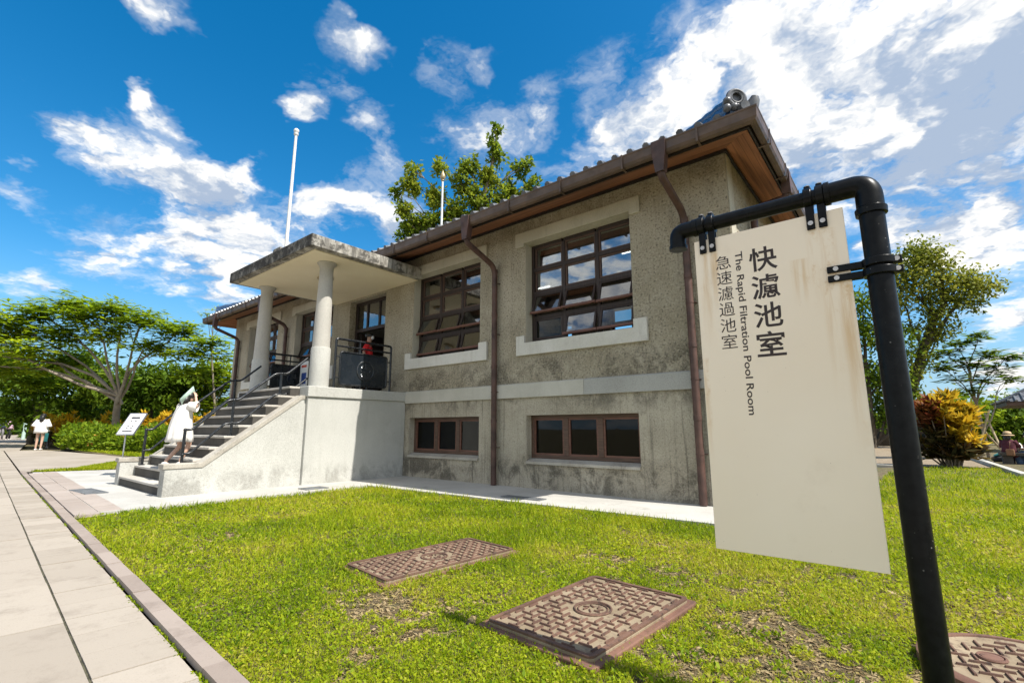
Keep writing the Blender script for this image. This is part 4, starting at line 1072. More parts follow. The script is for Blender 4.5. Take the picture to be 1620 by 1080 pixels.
# ------------------------------------------------------------------ small notice stand by the stairs
ns = thing('notice_stand', 'tilted white notice board on a thin steel stand left of the stairs', 'notice stand', (-11.83, 2.56, .025))
b0 = V(-11.83, 2.56, .025)
t = MB(); t.box(b0[0] - .16, b0[0] + .16, b0[1] - .12, b0[1] + .12, .024, .036); t.build('base_plate', 'steel', ns, bevel=.003)
t = MB(); t.tube([b0 + V(0, 0, .01), b0 + V(0, 0, .80)], .013, 10); t.build('pole', 'steel', ns)
wd = V(.8, .6, 0); nf = V(.6, -.8, 0); lean = R(34)
upv = V(0, 0, math.cos(lean)) + (-nf) * math.sin(lean); nn = np.cross(wd, upv); nn = nn if nn @ nf > 0 else -nn
pc = b0 + V(0, 0, .80) + upv * .22 + nn * .01
t = MB(); t.obox(pc, wd * .165, upv * .24, nn * .008); pb = t.build('panel', 'paper', ns, bevel=.004)
t = MB()
for sx in (-1, 1): t.obox(pc + wd * sx * .168, wd * .008, upv * .25, nn * .014)
for sy in (-1, 1): t.obox(pc + upv * sy * .244, wd * .16, upv * .008, nn * .014)
t.build('panel_frame', 'steel', ns)
t = MB(); t.obox(pc + upv * .14 + nn * .009, wd * .09, upv * .025, nn * .001)
for r_ in range(4):
    for c_ in (-1, 1): t.obox(pc + upv * (.06 - .055 * r_) + wd * c_ * .045 + nn * .009, wd * .022, upv * .011, nn * .001)
t.obox(pc - upv * .17 + nn * .009, wd * .10, upv * .014, nn * .001); t.build('print_block', 'print_dark', pb)

# ------------------------------------------------------------------ people
def human(name, label, loc, rotz, J, height=1.65, skin='skin', scale=None):
    """one continuous skinned body; J overrides the standing joints (x right, y forward, z up, metres for a 1.65 m person)"""
    root = thing(name, label, 'person', loc)
    root.rotation_euler = (0, 0, rotz)
    j = dict(pelvis=(0, 0, .90), belly=(0, .01, 1.02), chest=(0, .0, 1.22), neck=(0, -.01, 1.38), jaw=(0, .03, 1.46), head=(0, .015, 1.545), crown=(0, .0, 1.60), nose=(0, .108, 1.525),
             earL=(-.078, .0, 1.53), earR=(.078, .0, 1.53),
             shL=(-.16, 0, 1.33), shR=(.16, 0, 1.33), elL=(-.20, -.02, 1.07), elR=(.20, -.02, 1.07), wrL=(-.20, .06, .84), wrR=(.20, .06, .84),
             hipL=(-.085, 0, .86), hipR=(.085, 0, .86), knL=(-.09, .01, .47), knR=(.09, .01, .47), anL=(-.09, -.02, .08), anR=(.09, -.02, .08), toL=(-.10, .13, .025), toR=(.10, .13, .025))
    j.update(J)
    rad = dict(pelvis=.13, belly=.115, chest=.135, neck=.052, jaw=.058, head=.082, crown=.06, nose=.014, earL=.016, earR=.016, shL=.055, shR=.055, elL=.037, elR=.037, wrL=.025, wrR=.025,
               hipL=.085, hipR=.085, knL=.055, knR=.055, anL=.034, anR=.034, toL=.028, toR=.028)
    E_ = [('pelvis', 'belly'), ('belly', 'chest'), ('chest', 'neck'), ('neck', 'jaw'), ('jaw', 'head'), ('head', 'crown'), ('head', 'nose'), ('head', 'earL'), ('head', 'earR'), ('chest', 'shL'), ('chest', 'shR'),
          ('shL', 'elL'), ('shR', 'elR'), ('elL', 'wrL'), ('elR', 'wrR'), ('pelvis', 'hipL'), ('pelvis', 'hipR'), ('hipL', 'knL'), ('hipR', 'knR'), ('knL', 'anL'), ('knR', 'anR'), ('anL', 'toL'), ('anR', 'toR')]
    for s_ in 'LR':                                     # palm, four fingers and a thumb on each hand
        w = np.array(j['wr' + s_]); e = np.array(j['el' + s_]); d = (w - e) / np.linalg.norm(w - e)
        side = np.cross(d, (1, .2, 0)); side /= np.linalg.norm(side); up_ = np.cross(d, side)
        j['pa' + s_] = tuple(w + d * .06); rad['pa' + s_] = .026; E_.append(('wr' + s_, 'pa' + s_))
        for q in range(4):
            o = side * (q - 1.5) * .017
            j[f'f{q}a' + s_] = tuple(w + d * .095 + o); j[f'f{q}b' + s_] = tuple(w + d * (.145 - .006 * abs(q - 1)) + o * 1.1 + up_ * .02)
            rad[f'f{q}a' + s_] = .0095; rad[f'f{q}b' + s_] = .007; E_ += [('pa' + s_, f'f{q}a' + s_), (f'f{q}a' + s_, f'f{q}b' + s_)]
        j['tha' + s_] = tuple(w + d * .05 + side * .04); j['thb' + s_] = tuple(w + d * .085 + side * .05 + up_ * .015)
        rad['tha' + s_] = .011; rad['thb' + s_] = .008; E_ += [('pa' + s_, 'tha' + s_), ('tha' + s_, 'thb' + s_)]
    f = height / 1.65
    names = list(j); idx = {n: i for i, n in enumerate(names)}
    me = bpy.data.meshes.new('body'); me.from_pydata([tuple(np.array(j[n]) * f) for n in names], [(idx[a], idx[b]) for a, b in E_], [])
    ob = bpy.data.objects.new('body', me); C.objects.link(ob)
    sk = ob.modifiers.new('skin', 'SKIN'); sk.use_smooth_shade = True
    for n in names: me.skin_vertices[0].data[idx[n]].radius = (rad[n] * f, rad[n] * f)
    me.skin_vertices[0].data[idx['pelvis']].use_root = True
    ss = ob.modifiers.new('sub', 'SUBSURF'); ss.levels = 2; ss.render_levels = 2
    dg = bpy.context.evaluated_depsgraph_get(); dg.update()
    m2 = bpy.data.meshes.new_from_object(ob.evaluated_get(dg)); m2.name = 'body'
    bpy.data.objects.remove(ob)
    m2.materials.clear(); m2.materials.append(M[skin])
    bo = bpy.data.objects.new('body', m2); C.objects.link(bo); bo.parent = root
    WORLD_ORIGIN[bo.name] = np.zeros(3)
    root['joints'] = ''; del root['joints']
    return root, {n: np.array(v) * f for n, v in j.items()}, f
class PM(MB):
    """clothing builder: person-local metres"""
    def done(s, name, mat, root, smooth=True, thick=0.0):
        me = bpy.data.meshes.new(name); me.from_pydata(s.v, [], s.f); me.polygons.foreach_set('use_smooth', [smooth] * len(s.f)); me.materials.append(M[mat]); me.validate()
        o = bpy.data.objects.new(name, me); C.objects.link(o); o.parent = root; WORLD_ORIGIN[o.name] = np.zeros(3)
        if thick: q = o.modifiers.new('cloth', 'SOLIDIFY'); q.thickness = thick
        return o
def rings(pm, rows, n=28, folds=0, amp=0.0, seed=0, cap=False):
    """rows of (cx, cy, z, rx, ry): a garment tube with soft folds"""
    rg = random.Random(seed); ph = [rg.uniform(0, 6.3) for _ in range(4)]; vs = []
    for i, (cx, cy, z, rx, ry) in enumerate(rows):
        t = i / (len(rows) - 1)
        for k in range(n):
            a = 2 * math.pi * k / n
            w = 1 + amp * t * (math.sin(folds * a + ph[0] + t * 1.3) + .5 * math.sin((folds + 3) * a + ph[1] - t * 2))
            vs.append((cx + rx * w * math.cos(a), cy + ry * w * math.sin(a), z + .006 * math.sin(3 * a + ph[2])))
    fs = [(i * n + k, i * n + (k + 1) % n, (i + 1) * n + (k + 1) % n, (i + 1) * n + k) for i in range(len(rows) - 1) for k in range(n)]
    pm.add(vs, fs, True)
def sleeve(pm, a, b, r0, r1, t1=1.0):
    a, b = np.array(a), np.array(b); c = a + (b - a) * t1
    pm.tube([a + (a - b) * .12, a + (c - a) * .25, a + (c - a) * .6, a + (c - a) * .9, c], [r0 * .9, r0, (r0 + r1) / 2 * 1.08, r1 * 1.1, r1], 14, cap=False)
def shoes(root, J, mat, f):
    for s_ in 'LR':
        a, b = J['an' + s_], J['to' + s_]
        p = PM(); d = b - a; d[2] = 0; d /= np.linalg.norm(d)
        p.tube([a - d * .05 + V(0, 0, -.055 * f), a + V(0, 0, -.045 * f), (a + b) / 2 + V(0, 0, -.01), b + d * .02, b + d * .05], [.034, .042, .042, .038, .018], 10); p.done('shoe', mat, root)
def hair_cap(root, J, f, long=0.0, mat='hair'):
    h = J['head']; p = PM()
    n, m = 18, 10; vs = []
    for i in range(m + 1):
        th = math.pi * .62 * i / m
        for k in range(n):
            a = 2 * math.pi * k / n; fr = math.sin(a)
            q = th * (1.0 if fr < .35 else .72)
            vs.append((h[0] + .098 * f * math.sin(q) * math.cos(a), h[1] - .006 + .110 * f * math.sin(q) * math.sin(a), h[2] + .02 + .098 * f * math.cos(q)))
    p.add(vs, [(i * n + k, i * n + (k + 1) % n, (i + 1) * n + (k + 1) % n, (i + 1) * n + k) for i in range(m) for k in range(n)], True)
    if long:
        c = h + V(0, -.055 * f, 0)
        p.tube([c + V(0, .01, .03), c + V(0, -.035, -.08), c + V(0, -.05, -.08 - long * .5), c + V(.01, -.045, -.08 - long)], [.085 * f, .095 * f, .085 * f, .03], 14)
    return p.done('hair', mat, root)
ST = lambda i: 1.63 * (i + 1) / NS
# woman climbing the stairs, seen from behind, shading her head
zf = ST(1)
w, J, f = human('person', 'woman in a white dress climbing the stairs with a pale sheet held over her head', (-8.60, 2.52, zf), R(8),
    dict(pelvis=(0, .0, .88), belly=(.005, .015, 1.0), chest=(.01, .035, 1.18), neck=(.02, .05, 1.33), jaw=(.025, .10, 1.39), head=(.03, .095, 1.475), crown=(.03, .085, 1.53), nose=(.035, .20, 1.45), earL=(-.05, .09, 1.46), earR=(.11, .09, 1.46),
         shL=(-.15, .03, 1.28), shR=(.17, .035, 1.29), elL=(-.26, .10, 1.22), elR=(.27, .14, 1.27), wrL=(-.13, .16, 1.43), wrR=(.16, .15, 1.47),
         knR=(.10, .16, .52), anR=(.09, .02, .155), toR=(.09, .13, .06), knL=(-.10, .08, .46), anL=(-.12, -.16, .16), toL=(-.12, -.06, .03)), 1.56)
p = PM(); rings(p, [(.015, .045, 1.26, .085, .075), (.012, .035, 1.22, .165, .12), (.008, .02, 1.08, .185, .145), (.0, .01, .95, .20, .165), (0, .005, .80, .215, .185), (0, .01, .62, .235, .205), (0, 0, .52, .245, .215)], 48, 9, .085, 3); p.done('dress', 'cloth_white', w, thick=.004)
p = PM(); sleeve(p, J['shL'], J['elL'], .085, .10, 1.15); p.done('sleeve', 'cloth_white', w, thick=.004); p = PM(); sleeve(p, J['shR'], J['elR'], .085, .10, 1.1); p.done('sleeve', 'cloth_white', w, thick=.004)
hair_cap(w, J, f, .10)
p = PM(); p.obox(V(.10, .02, 1.49) * f, V(.015, -.115, -.135), V(-.10, .085, -.085) * .8, V(.8, .5, -.3) * .004); p.done('held_sheet', 'mint', w)
p = PM(); p.ball(V(.05, -.03, 1.36) * f, .045, 12, 8, sq=(1, .6, 1)); p.done('hair_clip', 'straw', w)
shoes(w, J, 'cloth_white', f)
# man in red stepping through the door
zf = 1.63
m_, J, f = human('person', 'man in a red shirt and white face mask walking through the doorway', (-8.95, 5.96, zf), R(-38),
    dict(elL=(-.24, -.13, 1.10), wrL=(-.24, -.02, .92), elR=(.22, -.10, 1.08), wrR=(.21, .06, .92), knL=(-.09, .10, .48), anL=(-.09, .10, .08), toL=(-.09, .25, .03), knR=(.09, 0, .47), anR=(.09, -.22, .12), toR=(.09, -.10, .03)), 1.76, 'skin_tan')
p = PM(); rings(p, [(0, -.005, 1.385, .075, .07), (0, 0, 1.35, .165, .105), (0, 0, 1.22, .185, .13), (0, .01, 1.05, .175, .13), (0, .01, .90, .18, .14), (0, .01, .84, .185, .145)], 28, 5, .02, 5); sleeve(p, J['shL'], J['elL'], .072, .07, .85); sleeve(p, J['shR'], J['elR'], .072, .07, .85); p.done('shirt', 'cloth_red', m_, thick=.003)
p = PM()
for s_ in 'LR': p.tube([J['hip' + s_] + V(0, 0, .05), J['hip' + s_], J['kn' + s_], J['an' + s_]], [.11, .11, .078, .065], 14, cap=False)
p.done('trousers', 'cloth_black', m_, thick=.003)
hair_cap(m_, J, f); shoes(m_, J, 'cloth_black', f)
p = PM(); h = J['head']; p.tube([h + V(0, .06, -.02), h + V(0, .10, -.035), h + V(0, .125, -.045)], [.068, .058, .02], 12); p.done('face_mask', 'mask', m_)
for sx in (-1, 1):
    p = PM(); p.ball(h + V(.032 * sx, .074, .018), .012, 8, 6); p.done('eye', 'hair', m_)
p = PM(); p.box(-.14, .14, -.26, -.13, .98, 1.34); o = p.done('backpack', 'cloth_black', m_, False); q = o.modifiers.new('b', 'BEVEL'); q.width = .04; q.segments = 3
m2, J, f = human('person', 'dark clothed person bending in the doorway ahead of the man in red', (-8.72, 6.30, zf), R(-30), dict(chest=(0, .06, 1.18), neck=(0, .10, 1.32), jaw=(0, .15, 1.36), head=(0, .16, 1.44), crown=(0, .15, 1.50), nose=(0, .26, 1.41), earL=(-.078, .15, 1.43), earR=(.078, .15, 1.43), shL=(-.15, .05, 1.27), shR=(.15, .05, 1.27)), 1.52)
p = PM(); rings(p, [(0, .08, 1.25, .075, .07), (0, .06, 1.21, .165, .105), (0, .04, 1.08, .185, .13), (0, .01, .90, .18, .14), (0, .01, .70, .20, .17)], 28, 5, .02, 6); sleeve(p, J['shL'], J['elL'], .07, .06, 1.0); sleeve(p, J['shR'], J['elR'], .07, .06, 1.0); p.done('coat', 'cloth_grey', m2, thick=.003)
hair_cap(m2, J, f, .15)
# woman walking away on the far path
zf = gz(-25.7) - .004
w, J, f = human('person', 'woman in a white blouse with long dark hair walking away on the far path', (-25.7, 2.95, zf), R(62),
    dict(anR=(.10, -.06, .09), toR=(.10, .08, .03), elL=(-.25, -.05, 1.10), wrL=(-.26, .06, .93), elR=(.27, -.04, 1.08), wrR=(.20, .12, .98)), 1.78)
p = PM(); rings(p, [(0, -.005, 1.50, .08, .07), (0, 0, 1.45, .19, .12), (0, 0, 1.30, .24, .16), (0, 0, 1.12, .26, .18), (0, 0, .92, .27, .19), (0, 0, .82, .265, .19)], 32, 6, .04, 8); sleeve(p, J['shL'], J['elL'], .10, .10, 1.2); sleeve(p, J['shR'], J['elR'], .10, .10, 1.2); p.done('blouse', 'cloth_white', w, thick=.004)
hair_cap(w, J, f, .34); shoes(w, J, 'cloth_white', f)
pc_ = thing('pushchair', 'folded dark pushchair standing by the hedge beside the woman in white', 'pushchair', (-26.3, 3.1, zf))
t = MB(); o = V(-26.3, 3.1, zf)
for dy in (-.14, .14):
    t.tube([o + V(-.18, dy, .06), o + V(0, dy, .35), o + V(.22, dy, .72)], .014, 8); t.tube([o + V(.2, dy, .06), o + V(0, dy, .35), o + V(-.16, dy, .5)], .014, 8)
t.tube([o + V(.22, -.14, .72), o + V(.22, .14, .72)], .018, 8); t.build('frame', 'rail', pc_)
t = MB(); t.prism([(o[0] - .12, o[2] + .28), (o[0] + .14, o[2] + .30), (o[0] + .20, o[2] + .62), (o[0] + .12, o[2] + .64), (o[0] + .06, o[2] + .38), (o[0] - .12, o[2] + .36)], 1, o[1] - .13, o[1] + .13); t.build('seat', 'teal', pc_, bevel=.02)
for (dx, dy) in ((-.18, -.15), (-.18, .15), (.2, -.15), (.2, .15)):
    t = MB(); t.lathe([(.03, -.012), (.06, -.012), (.06, .012), (.03, .012)], (o[0] + dx, o[1] + dy, o[2] + .06), 16, axis='y'); t.build('wheel', 'cloth_black', pc_)
zf = gz(-41) - .006
w, J, f = human('person', 'small child in a pink top and dark trousers far down the left path', (-41.0, 3.35, zf), R(50), {}, 1.62)
p = PM(); rings(p, [(0, -.005, 1.37, .08, .07), (0, 0, 1.32, .18, .115), (0, 0, 1.15, .20, .14), (0, 0, .95, .21, .15), (0, 0, .80, .22, .16)], 24, 5, .03, 9); sleeve(p, J['shL'], J['elL'], .07, .06, 1.2); sleeve(p, J['shR'], J['elR'], .07, .06, 1.2); p.done('top', 'cloth_pink', w, thick=.003)
p = PM()
for s_ in 'LR': p.tube([J['hip' + s_] + V(0, 0, .05), J['kn' + s_], J['an' + s_]], [.11, .075, .06], 12)
p.done('trousers', 'cloth_black', w); hair_cap(w, J, f); shoes(w, J, 'cloth_white', f)
for (dx, dy, m_a, m_b, lb) in ((-1.6, .15, 'cloth_navy', 'cloth_grey', 'adult in a navy top standing at the far left of the path'), (-3.2, -.35, 'cloth_black', 'cloth_grey', 'adult in black walking at the far end of the left path')):
    w, J, f = human('person', lb, (-41.0 + dx, 3.0 + dy, gz(-43) - .006), R(70), {}, 1.75)
    p = PM(); rings(p, [(0, -.005, 1.47, .08, .07), (0, 0, 1.42, .18, .115), (0, 0, 1.2, .20, .14), (0, 0, .95, .21, .15), (0, 0, .86, .22, .16)], 24, 5, .03, 9); sleeve(p, J['shL'], J['elL'], .07, .06, 1.2); sleeve(p, J['shR'], J['elR'], .07, .06, 1.2); p.done('top', m_a, w, thick=.003)
    p = PM()
    for s_ in 'LR': p.tube([J['hip' + s_] + V(0, 0, .05), J['kn' + s_], J['an' + s_]], [.11, .075, .06], 12)
    p.done('trousers', m_b, w); hair_cap(w, J, f); shoes(w, J, 'cloth_black', f)
lp = thing('path_lamp', 'short pale lamp post with a white head beside the far left path', 'lamp post', (-41.2, 4.0, gz(-41)))
t = MB(); t.tube([(-41.2, 4.0, gz(-41)), (-41.2, 4.0, 2.5)], [.09, .075], 12); t.build('post', 'mint', lp)
t = MB(); t.lathe([(.09, 2.5), (.2, 2.53), (.2, 2.62), (.1, 2.68), (.01, 2.70)], (-41.2, 4.0, 0), 18); t.build('lamp_head', 'white_metal', lp)
# seated visitors on the low wall at the right edge
SEAT = dict(pelvis=(0, 0, .52), belly=(0, .02, .64), chest=(0, .06, .84), neck=(0, .09, 1.0), jaw=(0, .14, 1.07), head=(0, .125, 1.155), crown=(0, .11, 1.21), nose=(0, .22, 1.13), earL=(-.078, .11, 1.14), earR=(.078, .11, 1.14),
    shL=(-.16, .06, .95), shR=(.16, .06, .95), elL=(-.22, .12, .70), elR=(.24, .16, .72), wrL=(-.14, .30, .68), wrR=(.20, .36, .78), hipL=(-.09, .02, .50), hipR=(.09, .02, .50), knL=(-.10, .42, .50), knR=(.10, .42, .50), anL=(-.10, .40, .08), anR=(.10, .40, .08), toL=(-.10, .54, .03), toR=(.10, .54, .03))
bn = thing('stone_bench', 'low dark stone bench under the seated visitors at the right edge', 'bench', (2.05, 18.6, 0))
t = MB(); t.box(1.75, 3.4, 18.45, 18.80, .22, .30); t.build('seat', 'riser', bn, bevel=.01)
for x in (1.9, 3.25):
    t = MB(); t.box(x - .1, x + .1, 18.5, 18.75, -.01, .22); t.build('leg', 'riser', bn, bevel=.008)
SC = .80
def seated(loc, rot, label, top_m, low_m, hat, h=1.60):
    w, J, f = human('person', label, loc, rot, SEAT, h)
    p = PM(); rings(p, [(0, .085, .99, .08, .07), (0, .06, .95, .175, .11), (0, .05, .82, .19, .14), (0, .02, .64, .19, .15), (0, .02, .50, .22, .19)], 28, 6, .03, 12); sleeve(p, J['shL'], J['elL'], .075, .07, .9); sleeve(p, J['shR'], J['elR'], .075, .07, .9); p.done('dress' if top_m == low_m else 'top', top_m, w, thick=.004)
    p = PM()
    for s_ in 'LR': p.tube([J['hip' + s_], (J['hip' + s_] + J['kn' + s_]) / 2, J['kn' + s_], J['kn' + s_] * .5 + J['an' + s_] * .5, J['an' + s_]], [.13, .115, .09, .085, .08], 14)
    p.done('skirt' if top_m == low_m else 'trousers', low_m, w); shoes(w, J, 'cloth_black', f); hair_cap(w, J, f, .14)
    if hat:
        p = PM(); c = J['crown'] + V(0, -.01, 0)
        p.lathe([(.19, -.055), (.17, -.035), (.115, -.02), (.110, .03), (.095, .075), (.05, .095), (.001, .10)], tuple(c), 26); o = p.done('straw_hat', 'straw', w)
        p = PM(); p.lathe([(.117, -.022), (.117, .012)], tuple(c), 26); p.done('hat_band', 'cloth_black', o)
        p = PM(); p.box(-.02, .20, -.22, -.13, .44, .66); o = p.done('shoulder_bag', 'leather', w, False); q = o.modifiers.new('b', 'BEVEL'); q.width = .025; q.segments = 2
        p = PM(); p.tube([(.09, -.18, .66), (.10, -.13, .86), (.06, .05, .985), (-.05, .16, .88), (-.10, .18, .70)], .009, 6); p.done('bag_strap', 'leather', o)
    return w
seated((1.95, 18.60, -.12), R(-25), 'seated woman in a maroon dress and straw hat with a brown bag, seen from behind', 'cloth_maroon', 'cloth_maroon', True)
w = seated((2.42, 18.62, -.12), R(60), 'seated visitor in blue jeans holding a white paper at the right edge', 'cloth_black', 'denim', False)
p = PM(); p.obox((.10, .38, .78), V(.12, .0, 0), V(0, .05, .08), V(0, -.002, .0015)); p.done('paper_sheet', 'paper', w, False)
bgs = thing('dark_bag', 'black bag and teal cloth left on the ground beyond the right kerb', 'bag', (1.9, 19.6, 0))
t = MB(); t.lathe([(.15, 0), (.20, .05), (.19, .12), (.12, .17), (.04, .19)], (1.9, 19.6, 0), 18, sx=1.2, sy=.9); t.build('bag_body', 'cloth_black', bgs)
t = MB(); t.tube([(1.72, 19.5, .17), (1.82, 19.5, .21), (1.95, 19.55, .17), (2.05, 19.5, .08)], [.02, .04, .04, .02], 8); t.build('cloth', 'teal', bgs)

# ------------------------------------------------------------------ vegetation
def unit(a): return a / (np.linalg.norm(a, axis=-1, keepdims=True) + 1e-9)
def leaf_object(name, P, D, S, Ln, Wd, rnd, mat, parent=None, origin=None, fold=0.0):
    """one diamond leaf per row: base P, direction D, side S, length, width"""
    n = len(P); Ln = np.broadcast_to(Ln, n)[:, None]; Wd = np.broadcast_to(Wd, n)[:, None]
    Nn = np.cross(D, S)
    v = np.stack([P, P + D * Ln * .42 + S * Wd * .5 + Nn * Wd * fold, P + D * Ln, P + D * Ln * .42 - S * Wd * .5 + Nn * Wd * fold], 1).reshape(-1, 3)
    o_ = WORLD_ORIGIN[parent.name] if parent is not None else np.array(origin if origin is not None else (0, 0, 0), float)
    v = (v - o_) * K
    me = bpy.data.meshes.new(name); me.vertices.add(4 * n); me.loops.add(4 * n); me.polygons.add(n)
    me.vertices.foreach_set('co', v.astype(np.float32).ravel())
    me.loops.foreach_set('vertex_index', np.arange(4 * n, dtype=np.int32)); me.polygons.foreach_set('loop_start', np.arange(0, 4 * n, 4, dtype=np.int32))
    me.update(calc_edges=True)
    a = me.attributes.new('rnd', 'FLOAT', 'POINT'); a.data.foreach_set('value', np.repeat(np.clip(rnd, 0, 1), 4).astype(np.float32))
    me.materials.append(M[mat]); ob = bpy.data.objects.new(name, me); C.objects.link(ob)
    if parent is not None: ob.parent = parent
    else: ob.location = tuple(o_ * K)
    WORLD_ORIGIN[ob.name] = o_
    return ob
def rand_dirs(n): return unit(RNG.normal(size=(n, 3)))
def crown_points(clumps, dens, shell=.55, flat=1.0):
    """twig points through each clump's volume, fewer in its middle"""
    out, nor, cl = [], [], []
    for i, c in enumerate(clumps):
        x, y, z, r = c[:4]; n = max(6, int(dens * r ** 2))
        d = rand_dirs(n); rad = r * (RNG.random(n) ** shell)[:, None] * RNG.uniform(.7, 1.12, (n, 1))
        lump = 1 + .25 * np.sin(d[:, :1] * 5 + i) * np.sin(d[:, 1:2] * 6 + 2 * i)
        q = d * rad * lump; q[:, 2] *= flat
        out.append(q + np.array((x, y, z))); nor.append(d); cl.append(np.full(n, RNG.random()))
    return np.concatenate(out), np.concatenate(nor), np.concatenate(cl)
def limbs(mb, trunk, clumps, r0, n=7, wig=.12, arch=False):
    """a limb from the trunk to each clump, then twigs inside it"""
    T = [np.array(p[:3], float) for p in trunk]
    for c in clumps:
        if arch and (c[2] < 4.2 or RNG.random() < .35): continue
        c_ = np.array(c[:3]); 
        hz_ = lambda p: math.hypot(p[0] - c_[0], p[1] - c_[1])
        cand = [p for p in T if p[2] < c_[2] - .05 - .75 * hz_(p)] or [p for p in T if p[2] < c_[2] - .3 * hz_(p)] or [T[0]]
        b = min(cand, key=lambda p: np.linalg.norm(p - c_) + .25 * abs(c_[2] - p[2]))
        L = np.linalg.norm(c_ - b); s = np.cross(c_ - b, RNG.normal(size=3)); s = s / (np.linalg.norm(s) + 1e-6)
        if arch:
            b = T[-1] + V(*RNG.normal(size=2) * .06, -RNG.uniform(0, .5))
        q_ = b + V((c_ - b)[0] * .42, (c_ - b)[1] * .42, (c_ - b)[2] * .72)
        pts = [(1 - t) ** 2 * b + 2 * t * (1 - t) * q_ + t * t * c_ + s * L * .05 * math.sin(t * 6) for t in np.linspace(0, 1, 6)]
        mb.tube(pts, list(np.linspace(r0, r0 * .28, 6)), n, cap=False)
        for k in range(5):
            e = c_ + rand_dirs(1)[0] * c[3] * RNG.uniform(.6, .95); st_ = pts[RNG.integers(3, 6)]
            mb.tube([st_, (st_ + e) / 2 + rand_dirs(1)[0] * c[3] * .12, e], [r0 * .3, r0 * .2, r0 * .08], 5, cap=False)
def tree(name, label, cat, trunk, radii, clumps, dens, leaf, mat, bark, group=None, style='leaf', limb_r=.05, per=6, spread=.10, flat=.75, droop=.2, arch=False):
    t = thing(name, label, cat, trunk[0][:3], group)
    mb = MB(); mb.tube(trunk, radii, 12, cap=False)
    limbs(mb, trunk, clumps, limb_r, arch=arch); mb.build('trunk', bark, t)
    P, Nn, cl = crown_points(clumps, dens, flat=flat)
    n = len(P)
    if style == 'frond':                                 # flat sprays of narrow fronds lying in layers
        P = np.repeat(P, per, 0); out = np.repeat(Nn, per, 0)
        az = RNG.uniform(0, 2 * math.pi, len(P)); D = np.stack([np.cos(az), np.sin(az), RNG.uniform(-droop, .12, len(P))], 1) + out * .35; D[:, 2] *= .5; D = unit(D)
        S = unit(np.cross(D, np.tile((0, 0, 1.0), (len(P), 1)) + RNG.normal(size=(len(P), 3)) * .22))
        P = P + RNG.normal(size=P.shape) * spread * np.array((1, 1, .25))
    else:
        P = np.repeat(P, per, 0); out = np.repeat(Nn, per, 0)
        D = unit(rand_dirs(len(P)) + out * .6 + np.array((0, 0, -droop))); S = unit(np.cross(D, rand_dirs(len(P)) * .8 + np.array((0, 0, 1.0))))
        P = P + RNG.normal(size=P.shape) * spread
    rnd = np.repeat(cl, per) * .35 + RNG.random(len(P)) * .65
    ln = leaf[0] * RNG.uniform(.65, 1.25, len(P)); leaf_object('crown', P, D, S, ln, ln * leaf[1], rnd, mat, t)
    return t
def lift(cl): return [(x, y, z, r) for x, y, z, r in cl]
# spreading tree left of the stairs
G = gz(-25.8)
LT = [(-27.65, 2.44, 5.7, 1.06), (-26.4, 3.41, 5.95, 1.06), (-25.2, 4.46, 5.7, 1.06), (-24.21, 5.33, 5.4, .92), (-23.25, 6.24, 4.95, 1.0), (-22.29, 7.15, 4.45, .75), (-28.35, 2.05, 5.0, 1.06), (-29.43, 1.29, 4.5, 1.06), (-26.95, 3.26, 4.77, 1.1),
      (-25.52, 4.43, 4.9, 1.0), (-24.16, 5.68, 4.3, .95), (-22.96, 6.72, 4.0, .8), (-26.9, 2.3, 4.0, 1.0), (-28.2, 3.8, 3.9, 1.0), (-30.6, 1.86, 3.6, 1.0), (-29.41, 3.03, 2.9, .9), (-31.49, 1.19, 3.3, 1.0), (-25.6, 3.6, 5.4, .8), (-21.9, 7.5, 3.9, .5)]
tree('flame_tree', 'wide spreading flat-topped feathery tree with pale forked trunk left of the stairs', 'tree', [(-25.87, 5.27, G - .1), (-25.80, 5.2, .9), (-25.62, 5.12, 1.6), (-25.5, 5.1, 2.05), (-25.42, 5.1, 2.4)], [.17, .14, .125, .12, .10],
     [(a_, b_, c_, r_ * .92) for a_, b_, c_, r_ in LT] + [(-28.9, 2.0, 3.4, .6), (-27.6, 3.0, 3.3, .5), (-23.0, 6.9, 3.3, .5), (-29.6, .2, 4.5, .9), (-28.3, .9, 5.1, .8), (-30.4, -.8, 4.2, .9), (-28.8, -.6, 4.5, .7), (-27.4, 1.4, 5.2, .7)], 84, (.42, .24), 'leaf_left', 'bark', style='frond', limb_r=.062, per=10, spread=.24, flat=.55, droop=.5, arch=True)
BL = [(-36.25, 2.51, 3.8, 1.6), (-35.05, 3.65, 3.4, 1.6), (-33.45, 4.82, 3.9, 1.6), (-32.28, 6.0, 3.2, 1.5), (-35.93, 3.16, 1.8, 1.1), (-33.89, 4.84, 1.8, 1.3), (-30.79, 7.3, 3.0, 1.5), (-29.69, 8.05, 3.3, 1.4), (-31.41, 7.02, 1.2, 1.0), (-32.92, 5.74, 1.3, .8), (-29.29, 8.61, 2.4, 1.2), (-28.12, 9.26, 3.6, 1.2)]
kinds = [('leaf_dark', 'dark rounded tree farthest left behind the path'), ('leaf_mid', 'mid green bushy tree behind the spreading tree'), ('leaf_dark', 'dark dense tree behind the flame tree trunk'), ('leaf_mid', 'green tree behind the climbing woman, left of the building')]
for k in range(4):
    cs = [c for c in BL[k * 3:k * 3 + 3]]; x, y = np.mean([c[0] for c in cs]), np.mean([c[1] for c in cs])
    tree('background_tree', kinds[k][1], 'tree', [(x, y, gz(x) - .1), (x + .1, y, .9), (x, y + .1, 1.8)], [.16, .13, .10], cs, 80, (.36, .38), kinds[k][0], 'bark_dark', 'trees behind the hedge', limb_r=.06, per=10, spread=.22, droop=.3)
